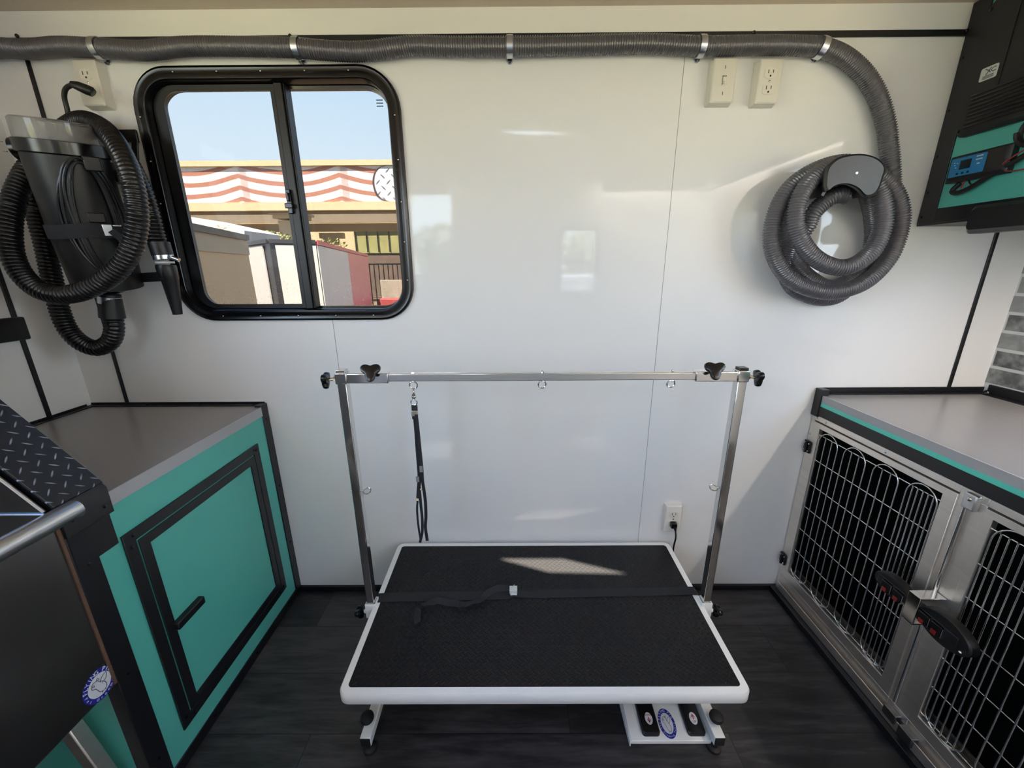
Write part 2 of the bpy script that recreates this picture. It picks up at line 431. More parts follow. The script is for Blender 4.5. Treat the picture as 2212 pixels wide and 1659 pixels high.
def knob3(mb, c, axis, r, t):
    """three lobed hand knob"""
    c, ax = Vector(c), Vector(axis).normalized(); u = V(0, 0, 1) if abs(ax.z) < .8 else V(1, 0, 0)
    u = (u-ax*u.dot(ax)).normalized(); w_ = ax.cross(u); rings = []
    for d, k in ((0, .55), (.15, .92), (.5, 1), (.85, .95), (1, .75)):
        rg = []
        for j in range(36):
            a = 2*PI*j/36; q = r*k*(.78+.22*math.cos(3*a+PI))
            rg.append(c+ax*t*d+(u*math.cos(a)+w_*math.sin(a))*q)
        rings.append(rg)
    return mb.loft(rings)
def strip(mb, pts, widths, up, th=.0016):
    """flat webbing following pts; widths measured along the given direction(s)"""
    rings = []
    P = [Vector(p) for p in pts]
    for i, p in enumerate(P):
        t_ = (P[min(i+1, len(P)-1)]-P[max(i-1, 0)]).normalized()
        u = Vector(up[i]) if hasattr(up[0], '__len__') else Vector(up)
        u = (u-t_*u.dot(t_)).normalized(); n_ = t_.cross(u); w_ = widths[i] if hasattr(widths, '__len__') else widths
        rings.append([p+u*w_/2-n_*th/2, p-u*w_/2-n_*th/2, p-u*w_/2+n_*th/2, p+u*w_/2+n_*th/2])
    return mb.loft(rings)

# ============================================================ SETTING
def plate(y0, y1, outer, holes, axis='y'):
    """wall slab with rectangular holes; outer = (a0,a1,z0,z1)"""
    mb = MB(); a0, a1, z0, z1 = outer
    xs = sorted({a0, a1, *[h[0] for h in holes], *[h[1] for h in holes]}); zs = sorted({z0, z1, *[h[2] for h in holes], *[h[3] for h in holes]})
    for i in range(len(xs)-1):
        for j in range(len(zs)-1):
            cx, cz = (xs[i]+xs[i+1])/2, (zs[j]+zs[j+1])/2
            if any(h[0] < cx < h[1] and h[2] < cz < h[3] for h in holes): continue
            if axis == 'y': mb.box(xs[i], xs[i+1], y0, y1, zs[j], zs[j+1])
            elif axis == 'x': mb.box(y0, y1, xs[i], xs[i+1], zs[j], zs[j+1])
            else: mb.box(xs[i], xs[i+1], zs[j], zs[j+1], y0, y1)
    return mb
struct('floor', MB().box(XL-.06, XR+.06, YF-.06, .06, -.05, 0), M_FLOOR)
WX0, WX1, WZ0, WZ1 = -1.113, -.328, 1.12, 1.85        # far window flange
struct('wall_back', plate(0, .05, (XL-.05, XR+.05, 0, ZC), [(WX0+.034, WX1-.034, WZ0+.034, WZ1-.034)]), M_WALL)
struct('wall_left', plate(XL-.05, XL, (YF, 0, 0, ZC), [(-1.95, -.78, .98, 1.90)], 'x'), M_WALLM)
struct('wall_right', plate(XR, XR+.05, (YF, 0, 0, ZC), [(-1.45, -.72, 1.14, 1.84)], 'x'), M_WALLM)
struct('trim_7', MB().box(XR-.0015, XR, -.62, 0, .884, ZC), M_BRICK, label='grey and black brick patterned wallpaper on the right wall')
struct('wall_front', plate(YF-.05, YF, (XL-.05, XR+.05, 0, ZC), [(-.83, -.49, 1.24, 1.86), (.22, .86, .0, 1.72)]), M_WALLM)
VX0, VX1, VY0, VY1 = .0, .62, -1.35, -.90             # opening of the added roof vent
_pt = [px(*q, Z=.248) for q in ((1077, 1207), (1215, 1207), (1356, 1240), (1186, 1236))]
_gap = [p - SUN*((ZC-.248)/-SUN.z) for p in _pt]  # slot traced back along the sun so it casts the table patch
gx = [p.x for p in _gap]; gy = [p.y for p in _gap]
VX0, VX1, VY0, VY1 = min(gx)-.06, max(gx)+.06, min(gy)-.12, max(gy)+.12
struct('ceiling', plate(ZC, ZC+.04, (XL-.05, XR+.05, YF, .05), [(VX0, VX1, VY0, VY1)], 'z'), M_CEIL)
v = thing('added_sun_vent', 'unseen roof vent added in the ceiling, its slot shaped to cast the sun patch', 'vent', (VX0, VY0, ZC))  # vent added only to let the sun patch in
def poly(mb, pts, vec): return mb.prism(pts, vec)
z_ = ZC-.004; c4 = [V(VX0, VY1, z_), V(VX1, VY1, z_), V(VX1, VY0, z_), V(VX0, VY0, z_)]
gp = [V(p.x, p.y, z_) for p in _gap]                   # far-left, far-right, near-right, near-left of the slot
sh = MB()
order = [gp[0], gp[1], gp[2], gp[3]]
for a, b, c, d in ((c4[0], c4[1], order[1], order[0]), (c4[1], c4[2], order[2], order[1]), (c4[2], c4[3], order[3], order[2]), (c4[3], c4[0], order[0], order[3])):
    sh.prism([a, b, c, d], V(0, 0, .003))
build('sun_slot_mask', sh, M_WALLM, v)  # blocks the sun except through the shaped slot
fr = MB()
for a, b, c, d in ((VX0-.03, VX1+.03, VY0-.03, VY0), (VX0-.03, VX1+.03, VY1, VY1+.03), (VX0-.03, VX0, VY0, VY1), (VX1, VX1+.03, VY0, VY1)): fr.box(a, b, c, d, ZC-.012, ZC-.0005)
build('sun_slot_frame', fr, M_WALLM, v, .002)
# dark joints and bars of the panelling
struct('trim_1', MB().box(XL, 1.30, -.006, 0, 1.905, 1.921), M_BLKTRIM, bev=.002)
struct('trim_2', MB().box(-1.397, -1.385, -.005, 0, .82, 1.905), M_BLKTRIM, bev=.002)
struct('trim_3', MB().box(1.536, 1.548, -.005, 0, .87, 1.905), M_BLKTRIM, bev=.002)
struct('trim_4', MB().box(XL, XL+.005, -.145, -.131, .82, ZC), M_BLKTRIM, bev=.002)
seam = mat('panel_seam', '#8d8f90', .5)
struct('trim_5', MB().box(-.6135, -.6120, -.0006, 0, .02, 1.12).box(-.6135, -.6120, -.0006, 0, 1.85, 1.905), seam)
struct('trim_6', MB().box(.4945, .4958, -.0006, 0, .02, 1.905), seam)
struct('baseboard_back', MB().box(-.893, 1.08, -.012, 0, 0, .024), M_BLKTRIM, bev=.002)
for i, (x, y) in enumerate([(38, 78), (627, 78), (1628, 71), (2087, 67)]):
    p = px(x, y, Y=-.006)
    tag(build('trim_screw', MB().lathe(p, (0, -1, 0), [(0, .005), (.003, .005), (.005, .003)], 12), M_BLKGL),
        ['black screw head above the hose near the left end of the top trim', 'black screw head in the top trim above the window', 'black screw head in the top trim above the duplex outlet and switch', 'black screw head at the right end of the top trim beside the green cabinet'][i], 'screw', 'screws in the black top trim')

# ---------------------------------------------- far window
wn_ = thing('window_1', 'black framed sliding window with tinted glass in the white wall', 'window', ((WX0+WX1)/2, 0, WZ0)); wn_['kind'] = 'structure'
def rro(ins, y, r): return rr(WX0+ins, WX1-ins, WZ0+ins, WZ1-ins, max(r, .01), y, 10)
fr = MB().loft([rro(0, -.0005, .115), rro(.0015, -.010, .114), rro(.008, -.013, .107), rro(.014, -.0115, .10), rro(.020, -.0115, .095), rro(.026, -.014, .09),
                rro(.034, -.013, .082), rro(.037, -.009, .078), rro(.037, .035, .078), rro(.044, .037, .072), rro(.044, .055, .072), rro(.030, .055, .085), rro(.030, .002, .085), rro(.02, -.0005, .095)], False, True)
build('window_frame', fr, M_BLKGL, wn_)
# sliding sash (left) and fixed half (right)
sx0, sx1, sz0, sz1 = WX0+.044, -.684, WZ0+.044, WZ1-.044
def rrq(x0, x1, z0, z1, rl, y, n=8):
    out = []
    for cx, cz, a0, r in ((x1, z1, 0, .003), (x0, z1, 90, rl), (x0, z0, 180, rl), (x1, z0, 270, .003)):
        sx_ = -1 if a0 in (0, 270) else 1; sz_ = -1 if a0 in (0, 90) else 1
        for i in range(n+1):
            a = R(a0+90*i/n); out.append(V(cx+sx_*r+r*math.cos(a), y, cz+sz_*r+r*math.sin(a)))
    return out
sash = MB().loft([rrq(sx0-.004, sx1, sz0-.004, sz1+.004, .07, .014), rrq(sx0+.030, sx1-.031, sz0+.010, sz1-.012, .045, .014), rrq(sx0+.026, sx1-.027, sz0+.006, sz1-.008, .05, .032), rrq(sx0-.004, sx1, sz0-.004, sz1+.004, .07, .032)], False, True)
sh_ = build('sliding_sash', sash, M_BLKPL, wn_)
g1 = build('glass_pane', MB().loft([rrq(sx0+.02, sx1-.02, sz0, sz1, .05, .020), rrq(sx0+.02, sx1-.02, sz0, sz1, .05, .023)]), M_GLASS, sh_)
g2 = MB().loft([[V(2*(-.52)-p.x, p.y, p.z) for p in rrq(-1.04+(-WX1+.044-.0)-.0*0-.0, -.356, WZ0+.044, WZ1-.044, .07, yy)] for yy in (.040, .043)])
g2 = MB().loft([[V(-p.x, p.y, p.z) for p in rrq(-(WX1-.044), .684+.01, WZ0+.04, WZ1-.04, .07, yy)] for yy in (.040, .043)])
build('glass_pane', g2, M_GLASS, wn_)
build('window_mullion', MB().box(-.700, -.676, .006, .034, WZ0+.038, WZ1-.038).box(-.676, -.670, .012, .05, WZ0+.038, WZ1-.038), M_BLKPL, wn_, .002)
lt = MB().box(-.706, -.692, -.004, .014, 1.455, 1.525).box(-.712, -.688, -.010, .004, 1.47, 1.485).box(-.703, -.695, -.012, -.002, 1.49, 1.515)
build('window_latch', lt, M_BLKGL, wn_, .002)
sc = MB()
for k in range(5):
    for z in (WZ0+.017, WZ1-.017): sc.ball((WX0+.14+k*(WX1-WX0-.28)/4, -.013, z), .0028, 5, (1, .6, 1))
    for x in (WX0+.017, WX1-.017): sc.ball((x, -.013, WZ0+.13+k*(WZ1-WZ0-.26)/4), .0028, 5, (1, .6, 1))
build_each('frame_screw', sc, M_BRASSN, wn_)
gm = MB(); gp_ = px(820, 223, Y=.0385)
for r_ in range(3): gm.box(gp_.x-.010, gp_.x+.010, .0393, .0398, gp_.z-.009+r_*.008, gp_.z-.006+r_*.008)
build('glass_marking', gm, mat('etched_marking', '#6f7c93', .6), wn_)
# near wall: window and door (only seen mirrored in the glossy panels)
w2 = thing('window_2', 'narrow window in the near wall', 'window', (-.66, YF, 1.24)); w2['kind'] = 'structure'
def frm(x0, x1, z0, z1, wd, y0, y1):
    return MB().loft([rr(x0, x1, z0, z1, .06, y0), rr(x0, x1, z0, z1, .06, y1), rr(x0+wd, x1-wd, z0+wd, z1-wd, .045, y1), rr(x0+wd, x1-wd, z0+wd, z1-wd, .045, y0)], False, True)
build('window_frame', frm(-.86, -.46, 1.21, 1.89, .032, YF-.045, YF+.012), M_WALLM, w2)
build('glass_pane', MB().box(-.84, -.48, YF-.03, YF-.026, 1.23, 1.87), M_GLASSC, w2)
for x0, x1, q in ((-1.47, -.48, 'left'), (.68, 1.62, 'right')):  # unseen bars added to bounce fill light off the near wall
    lbar = thing('added_light_bar', 'unseen white boarded light bar added for fill along the top of the near wall, %s one' % q, 'lamp', ((x0+x1)/2, YF, ZC-.16))
    build('baffle_board', MB().box(x0, x1, YF+.155, YF+.165, ZC-.15, ZC-.002), M_WALLM, lbar, .002)
    build('added_lamp_housing', MB().box(x0+.01, x1-.01, YF+.07, YF+.13, ZC-.04, ZC-.002), M_WALLM, lbar, .002)
lbar = thing('added_light_bar', 'unseen white boarded light bar added for fill along the top of the right wall', 'lamp', (XR, -1.15, ZC-.16))  # unseen bar added to bounce fill light off the right wall
build('baffle_board', MB().box(XR-.16, XR-.15, -1.93, -.375, ZC-.15, ZC-.002), M_WALLM, lbar, .002)  # board keeps the added lamp out of the wall's reflections
build('baffle_end', MB().box(XR-.16, XR-.001, -.385, -.373, ZC-.24, ZC-.002), M_WALLM, lbar, .002)  # stops the added lamp from lighting the back wall directly
build('added_lamp_housing', MB().box(XR-.12, XR-.06, -1.92, -.38, ZC-.04, ZC-.002), M_WALLM, lbar, .002)
d1 = thing('door_1', 'white entry door with a small window in the near wall', 'door', (.54, YF, 0)); d1['kind'] = 'structure'
dd = plate(YF-.04, YF+.006, (.22, .86, 0, 1.72), [(.40, .69, 1.08, 1.58)])
build('door_panel', dd, M_WALLM, d1, .003)
build('door_window_frame', frm(.375, .715, 1.055, 1.605, .03, YF-.045, YF+.016), M_BLKTRIM, d1)
build('door_window_bar', MB().box(.39, .70, YF-.035, YF+.012, 1.31, 1.345), M_BLKTRIM, d1)
build('glass_pane', MB().box(.385, .705, YF-.03, YF-.026, 1.07, 1.59), M_GLASSC, d1)
build('door_sill', MB().box(.22, .86, YF+.006, YF+.05, 0, .012), M_RIM, d1, .002)
w3 = thing('unseen_window_left', 'wide unseen window in the left wall above the tub, placed for side daylight', 'window', (XL, -1.3, .9)); w3['kind'] = 'structure'  # unseen opening, placed and sized for daylight from the left
f3 = MB()
for a, b, c, d in ((-1.98, -.75, .95, .98), (-1.98, -.75, 1.90, 1.93), (-1.98, -1.95, .98, 1.90), (-.78, -.75, .98, 1.90)): f3.box(XL-.05, XL+.01, a, b, c, d)
build('window_frame', f3, M_BLKTRIM, w3, .002)
w4 = thing('unseen_window_right', 'unseen window in the right wall, placed for side daylight', 'window', (XR, -1.1, .95)); w4['kind'] = 'structure'  # unseen opening, placed and sized for daylight from the right
f3 = MB()
for a, b, c, d in ((-1.48, -.69, 1.11, 1.14), (-1.48, -.69, 1.84, 1.87), (-1.48, -1.45, 1.14, 1.84), (-.72, -.69, 1.14, 1.84)): f3.box(XR-.01, XR+.05, a, b, c, d)
build('window_frame', f3, M_BLKTRIM, w4, .002)

# ============================================================ LEFT CABINET
XF = -.892; ZT = .82
cb = thing('storage_cabinet', 'teal storage cabinet with black edging under the left grey worktop', 'cabinet', (-1.2, -.35, 0))
build('cabinet_body', MB().box(XL+.002, XF, -.688, -.002, .002, .787), M_TEAL, cb)
build('corner_trim', MB().box(XF-.02, XF+.0035, -.036, -.001, 0, ZT+.006), M_BLKTRIM, cb, .0015)
build('base_trim', MB().box(XF, XF+.0035, -.645, -.036, 0, .038), M_BLKTRIM, cb, .0015)
build('corner_post', MB().box(XF-.03, XF+.0045, -.692, -.645, 0, .80), M_BLKTRIM, cb, .0015)
sc = MB()
for y, z in [(-.018, .25), (-.018, .5), (-.018, .77), (-.668, .4), (-.668, .12), (-.668, .7), (-.3, .019), (-.1, .019), (-.5, .019)]: sc.lathe((XF+.0035, y, z), (1, 0, 0), [(0, .004), (.0015, .004), (.0025, .002)], 10)
build_each('trim_screw', sc, M_BLKGL, cb)
def yz(y0, y1, z0, z1, x): return [V(x, y0, z0), V(x, y1, z0), V(x, y1, z1), V(x, y0, z1)]
dr = build('door_surround', MB().loft([yz(-.594, -.092, .10, .708, XF+.001), yz(-.594, -.092, .10, .708, XF+.006), yz(-.566, -.120, .128, .680, XF+.006), yz(-.566, -.120, .128, .680, XF+.001)], False, True), M_BLKTRIM, cb, .001)
dd = build('cabinet_door', MB().box(XF-.01, XF+.004, -.561, -.125, .133, .675), M_TEAL, cb, .001)
build('door_edge_trim', MB().loft([yz(-.562, -.124, .132, .676, XF+.0035), yz(-.562, -.124, .132, .676, XF+.0075), yz(-.537, -.149, .157, .651, XF+.0075), yz(-.537, -.149, .157, .651, XF+.0035)], False, True), M_BLKTRIM, dd, .001)
build('door_handle', MB().box(XF+.004, XF+.022, -.545, -.453, .387, .409), M_BLKPL, dd, .003)
sc = MB()
for y, z in [(-.58, .67), (-.57, .695), (-.108, .69), (-.12, .695), (-.58, .13), (-.11, .12), (-.555, .112), (-.13, .112)]: sc.lathe((XF+.006, y, z), (1, 0, 0), [(0, .004), (.0015, .004), (.0025, .002)], 10)
build_each('door_screw', sc, M_BLKGL, dr)
ct = thing('countertop', 'grey laminate worktop on the teal storage cabinet', 'countertop', (-1.2, -.3, .787))
build('worktop_panel', MB().box(XL+.002, XF+.001, -.598, -.002, .789, ZT), M_TOP, ct, .001)
build('edge_band', MB().box(XF+.001, XF+.0035, -.598, -.037, .788, ZT+.0005), M_TOPEDGE, ct)
build('wall_flashing', MB().box(XL+.002, XF-.004, -.022, -.001, ZT, ZT+.003).box(XL+.002, XF-.004, -.004, -.001, ZT, ZT+.010).box(XL+.001, XL+.024, -.598, -.02, ZT, ZT+.003).box(XL+.001, XL+.004, -.598, -.02, ZT, ZT+.010), M_BLKTRIM, ct)
sc = MB()
for x in (-.93, -1.12, -1.31): sc.lathe((x, -.013, ZT+.003), (0, 0, 1), [(0, .004), (.0015, .004), (.0025, .002)], 10)
build_each('flashing_screw', sc, M_BLKGL, ct)
# black wall box at the left edge
tag(build('wall_socket_cover', MB().box(XL+.001, XL+.022, -.32, -.128, 1.083, 1.152), M_BLKPL, bev=.004), 'black plastic plate on the left wall beside the black vertical trim', 'cover')

# ---------------------------------------------- sloping diamond plate divider + tub
dv = thing('splash_divider', 'sloping black diamond plate ledge between grey worktop and steel tub', 'divider', (-1.1, -.64, .79))
th = math.atan2(1.034-.848, -.884+1.035)                # slope of the ledge
slope = lambda x: .846+(-.889-x)*math.tan(th)
xe = XL+.004; ztop = 1.55; xt = -.889-(ztop-.846)/math.tan(th)
build('divider_panel', MB().prism([V(-.887, -.688, .70), V(-.887, -.688, .838), V(xt, -.688, ztop-.008), V(xe, -.688, ztop-.008), V(xe, -.688, .70)], (0, .086, 0)), M_BLKTRIM, dv)
L = math.hypot(xt+.889, ztop-.846)
pl = MB().box(0, L, 0, .096, -.003, .002)
op = build('diamond_plate', pl, M_DPLATE, None, .001)
op.parent = dv; op['_o'] = dv['_o']
ux = V(-math.cos(th), 0, math.sin(th)); uy = V(0, 1, 0); uz = ux.cross(uy)
if uz.z < 0: uz = -uz
# object axes follow the ledge so the raised pattern lies on it
Mx = Matrix((ux, uy, ux.cross(uy))).transposed().to_4x4()
Mx.translation = V(-.887, -.692, .848)-Vector(dv['_o']); op.matrix_local = Mx
build('plate_nose', MB().prism([V(-.8875, -.692, .848), V(-.880, -.692, .838), V(-.880, -.692, .778), V(-.8875, -.692, .778)], (0, .096, 0)), M_BLKTRIM, dv, .001)
sc = MB()
for y, z in ((-.612, .80), (-.675, .81)): sc.lathe((-.880, y, z), (1, 0, 0), [(0, .004), (.0015, .004), (.0025, .002)], 10)
build_each('plate_screw', sc, M_BLKGL, dv)
tb = thing('grooming_tub', 'stainless steel dog bath tub with rolled rim at the left edge', 'tub', (-1.2, -1.1, 0))
ax = XF+.002; bx = XL+.02; ye = -1.56
build('tub_apron', MB().box(ax-.012, ax, ye, -.694, .402, .815).prism([V(ax-.012, ye, .402), V(ax, ye, .402), V(ax-.20, ye, .262), V(ax-.212, ye, .262)], (0, -ye-.694, 0)), M_STEELD, tb, .002)
build('tub_end_wall', MB().prism([V(ax-.012, -.6935, .42), V(ax-.012, -.6935, .846), V(xt, -.6935, ztop-.012), V(bx, -.6935, ztop-.012), V(bx, -.6935, .42)], (0, -.0025, 0)).prism([V(ax-.012, -.6965, .838), V(bx, -.6965, .838), V(bx, -.72, .60), V(ax-.012, -.72, .60)], (0, -.002, 0)), M_STEELD, tb)
d_ = V(xt+.889, 0, ztop-.846).normalized()
build('wall_bead', MB().tube([V(-.9, -.697, .843), V(xt, -.697, ztop-.014)], .0032, 8).tube([V(-.9, -.698, .838), V(bx, -.698, .838)], .0022, 8), M_RIM, tb)
build('tub_floor', MB().box(bx, ax-.012, ye, -.70, .58, .59).box(bx-.01, bx, ye, -.70, .59, 1.3), M_STEELD, tb)
build('tub_rim', MB().tube([V(-.873, -.668, .832), V(-.873, ye, .838)], .0185, 24), M_RIM, tb)
build('tub_corner_edge', MB().box(ax-.004, ax+.003, -.699, -.693, .405, .812), M_BROWNREFL, tb)
build('tub_leg', MB().bar(px(150, 1565, Y=-.72), px(262, 1720, Y=-.72), .03, .03, (0, 1, 0)), M_STEEL, tb, .003)
build('tub_leg', MB().bar(V(-1.02, -1.45, .30), V(-.93, -1.45, 0), .03, .03, (0, 1, 0)), M_STEEL, tb, .003)
sticker(tb, V(ax+.0005, -.722, .436), (0, 1, 0), (0, 0, 1), .034, .036, 'FLYING PIG', 'Pet Grooming')

# ============================================================ RIGHT SIDE: cages + top
XC = 1.08
rt_ = thing('countertop', 'grey worktop with green and black front edge above the steel cages', 'countertop', (1.35, -.5, .78))
build('worktop_panel', MB().box(XC+.001, XR-.002, -1.15, -.002, .825, .85), M_TOP, rt_, .001)
build('green_edge_band', MB().box(XC-.002, XC+.003, -1.15, -.03, .812, .826), M_TEAL2, rt_)
build('worktop_edge_band', MB().box(XC-.002, XC+.001, -1.15, -.03, .826, .8505), M_TOPEDGE, rt_)
build('black_edge_trim', MB().box(XC-.004, XC+.01, -1.15, -.03, .778, .812), M_BLKTRIM, rt_, .001)
build('corner_trim', MB().box(XC-.007, XC+.02, -.033, -.001, .772, .872), M_BLKTRIM, rt_, .002)
build('wall_flashing', MB().box(XC+.02, XR-.002, -.022, -.001, .85, .854).box(XC+.02, XR-.002, -.005, -.001, .85, .872).box(XR-.026, XR-.001, -1.15, -.02, .85, .854).box(XR-.008, XR-.001, -1.15, -.02, .85, .885), M_BLKTRIM, rt_)
sc = MB()
for x in (1.12, 1.30, 1.5): sc.lathe((x, -.013, .854), (0, 0, 1), [(0, .004), (.0015, .004), (.0025, .002)], 10)
sc.lathe((XR-.02, -.03, .86), (-1, -1, 1), [(0, .008), (.004, .007), (.006, .003)], 10)
build_each('flashing_screw', sc, M_BLKGL, rt_)
kb = thing('dog_cage_bank', 'stainless steel double dog cage under the right grey worktop', 'cage', (1.35, -.55, 0))
def yzf(y0, y1, z0, z1, x): return [V(x, y0, z0), V(x, y1, z0), V(x, y1, z1), V(x, y0, z1)]
fm = plate(XC, XC+.012, (-1.10, -.004, .028, .776), [(-.503, -.020, .088, .757), (-1.075, -.562, .088, .757)], 'x')
build('cage_frame', fm, M_STEEL, kb, .001)
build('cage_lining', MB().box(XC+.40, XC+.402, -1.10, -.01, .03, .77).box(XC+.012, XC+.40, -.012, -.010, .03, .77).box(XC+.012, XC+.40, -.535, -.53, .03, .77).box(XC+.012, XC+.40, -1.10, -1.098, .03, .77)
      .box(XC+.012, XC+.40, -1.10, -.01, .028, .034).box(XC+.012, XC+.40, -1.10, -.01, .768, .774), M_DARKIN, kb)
build('cage_floor_rail', MB().box(XC+.02, XC+.035, -1.09, -.02, .10, .118).box(XC+.05, XC+.055, -1.09, -.02, .03, .118), M_STEEL, kb)
build('base_trim', MB().box(XC-.030, XC+.002, -1.15, -.013, 0, .026), M_BLKTRIM, kb, .002)
build('bottom_channel', MB().box(XC-.012, XC, -1.10, -.02, .028, .034).box(XC-.012, XC-.009, -1.10, -.02, .034, .058), M_STEEL, kb)
def cage_door(y0, y1, oy0, oy1, flip):
    """y0 > y1: door outline; oy0..oy1: mesh opening"""
    d = build('cage_door', MB().loft([yzf(y1, y0, .092, .753, XC-.003), yzf(y1, y0, .092, .753, XC+.012), yzf(oy1, oy0, .128, .735, XC+.012), yzf(oy1, oy0, .128, .735, XC-.003)], False, True), M_STEEL, kb, .001)
    g = MB(); xw = XC+.004; r_ = .0021
    zs = [.137+.0955*k for k in range(7)]
    for z in zs: g.cyl(V(xw+.003, oy0+.004, z), V(xw+.003, oy1-.004, z), r_, seg=8)
    off = lambda k: (oy0-.0+k) if not flip else (oy1-k)
    base = lambda k: oy0-k if not flip else oy1+k
    groups = [[.002, .029, .057, .084], [.111, .139, .167, .194], [.222, .250, .277, .303], [.329, .343, .357, .371, .385, .399, .411]]
    if flip: groups = [[q*1.105 for q in gq] for gq in groups]
    for gq in groups:
        a, b = base(gq[0]), base(gq[-1])
        for q in gq[1:-1]: g.cyl(V(xw, base(q), .132), V(xw, base(q), .712), r_, seg=8)
        zt, zb = .688, .160; mid, hw = (a+b)/2, (a-b)/2
        up_ = [V(xw, mid+hw*math.cos(t), zt+abs(hw)*1.0*math.sin(t)) for t in np.linspace(0, PI, 17)]
        dn_ = [V(xw, mid-hw*math.cos(t), zb-abs(hw)*.75*math.sin(t)) for t in np.linspace(0, PI, 17)]
        g.tube(up_+dn_, r_, 8, closed=True)
    lab(build('wire_grille', g, M_WIRE, d, sharp=60), 'bright wire grille with rounded loops')
    return d
da = cage_door(-.020, -.503, -.052, -.471, False)
db = cage_door(-.562, -1.075, -.581, -1.040, True)
# the second door's dense bars stand next to the latch
for z in (.652, .163):
    h = MB().box(XC-.009, XC-.003, -.034, -.004, z-.022, z+.022).cyl(V(XC-.011, -.019, z-.022), V(XC-.011, -.019, z+.022), .005, seg=10)
    ho = build('door_hinge', h, M_BLKTRIM, da, .0015)
    s3 = MB()
    for a in (-.028, -.010):
        for b in (-.014, .014): s3.ball((XC-.0095, a, z+b), .003, 5)
    build_each('hinge_screw', s3, M_ZINC, ho)
sc = MB()
for y, z in [(-.012, .765), (-.028, .768), (-.07, .766), (-.30, .766), (-.012, .70), (-.16, .745), (-.35, .745)]: sc.ball((XC-.001, y, z), .0042, 5, (.5, 1, 1))
build_each('frame_screw', sc, M_ZINC, kb)
rod = build('latch_rod', MB().cyl(V(XC-.006, -.525, .485), V(XC-.006, -.527, .735), .0045, seg=12).cyl(V(XC-.006, -.525, .40), V(XC-.006, -.524, .10), .0045, seg=12), M_CHROME, kb)
build('rod_bracket', MB().box(XC-.014, XC, -.549, -.522, .733, .773), M_RIM, kb, .003)
build('bracket_screw', MB().ball((XC-.015, -.536, .760), .0055, 6, (.5, 1, 1)), M_BRASSN, kb)
build('rod_bracket', MB().box(XC-.020, XC, -.60, -.56, .035, .068).box(XC-.018, XC, -.548, -.510, .045, .075), M_STEELD, kb, .002)
# latch: chrome bracket holding a black two-ended paddle with red buttons
lt = thing('latch_grip', 'black plastic double latch with red buttons in a chrome bracket between cage doors', 'latch', (XC-.02, -.535, .40))
xa = XC-.045
br = MB()
br.prism([V(xa-.012, -.528, .405), V(xa-.012, -.522, .405), V(xa-.012, -.522, .492), V(xa-.012, -.528, .492)], (.0, -.0, 0)) if False else None
br.box(xa-.022, xa-.018, -.552, -.522, .405, .485).box(xa-.022, XC-.002, -.552, -.522, .482, .486).box(xa-.022, XC-.002, -.552, -.522, .404, .408)
build('latch_bracket', br, M_CHROME, lt, .001)
def paddle(sgn, yc, rx, rz):
    pts = []
    for i in range(28):
        a = 2*PI*i/28; pts.append(V(xa, yc+math.cos(a)*rx, .446+math.sin(a)*rz))
    b = build('paddle', MB().loft([[V(xa-.012, p.y*.94+yc*.06, p.z*.94+.446*.06) for p in pts], [V(xa-.008, p.y, p.z) for p in pts], [V(xa+.010, p.y, p.z) for p in pts]]), M_BLKPL, lt)
    return b
pa = paddle(1, -.470, .052, .030); pb = paddle(-1, -.605, .062, .038)
for pp, ys in ((pa, (-.462, -.495)), (pb, (-.565, -.596))):
    for y in ys:
        build('paddle_block', MB().box(xa-.020, xa-.008, y-.013, y+.013, .428, .456), M_BLKGL, pp, .002)
        build('red_button', MB().box(xa-.022, xa-.018, y-.006, y+.006, .427, .438), M_RED, pp, .001)
    for y in (ys[0]-.0165, ys[1]-.0165): build('paddle_edge_line', MB().box(xa-.0205, xa-.0075, y-.0008, y+.0008, .430, .456), M_ZINC, pp)
build('paddle_screw', MB().ball((xa-.012, -.65, .432), .004, 6), M_ZINC, pb)
build('paddle_core', MB().bar(V(xa-.002, -.43, .446), V(xa-.002, -.64, .446), .022, .026), M_BLKPL, lt, .002)

# ============================================================ UPPER RIGHT ELECTRICAL CABINET
XE = 1.283
ec = thing('wall_cabinet', 'green wall cabinet with black edging in the upper right corner', 'cabinet', (1.45, -.5, 1.41))
build('cabinet_panel', MB().box(XE, XR-.002, -.37, -.004, 1.412, ZC-.003), M_TEAL, ec)
tr = MB().box(XE-.004, XE+.001, -.052, -.002, 1.41, ZC-.003).box(XE-.004, XE+.001, -.37, -.052, 1.41, 1.450).box(XE-.003, XR-.003, -.37, -.002, 1.404, 1.412)
build('edge_trim', tr, M_BLKTRIM, ec, .001)
sc = MB()
for z in (1.43, 1.5, 1.6, 1.72, 1.85): sc.lathe((XE-.004, -.012, z), (-1, 0, 0), [(0, .0035), (.0015, .0035), (.0025, .002)], 8)
build_each('trim_screw', sc, M_BLKGL, ec)
iv = thing('power_inverter', 'large black vented power unit on the green cabinet front', 'inverter', (XE-.004, -.2, 1.63))
build('inverter_case', MB().loft([sw(rr(-.365, -.060, 1.632, 1.955, .02, x), 'yxz') for x in (XE-.0005, XE-.012)]+[sw(rr(-.360, -.068, 1.640, 1.947, .02, XE-.022), 'yxz')]), M_BLKPL, iv)
gv = MB()
for k in range(9): gv.box(XE-.026, XE-.0215, -.355, -.088, 1.652+k*.0095, 1.6555+k*.0095)
build_each('vent_slat', gv, M_BLKGL, iv)
build('case_ridge', MB().box(XE-.0235, XE-.0215, -.1465, -.1440, 1.735, 1.945), M_BLKGL, iv)
sc = MB()
for y, z in ((-.075, 1.648), (-.075, 1.93)): sc.lathe((XE-.022, y, z), (-1, 0, 0), [(0, .004), (.002, .004), (.003, .002)], 10)
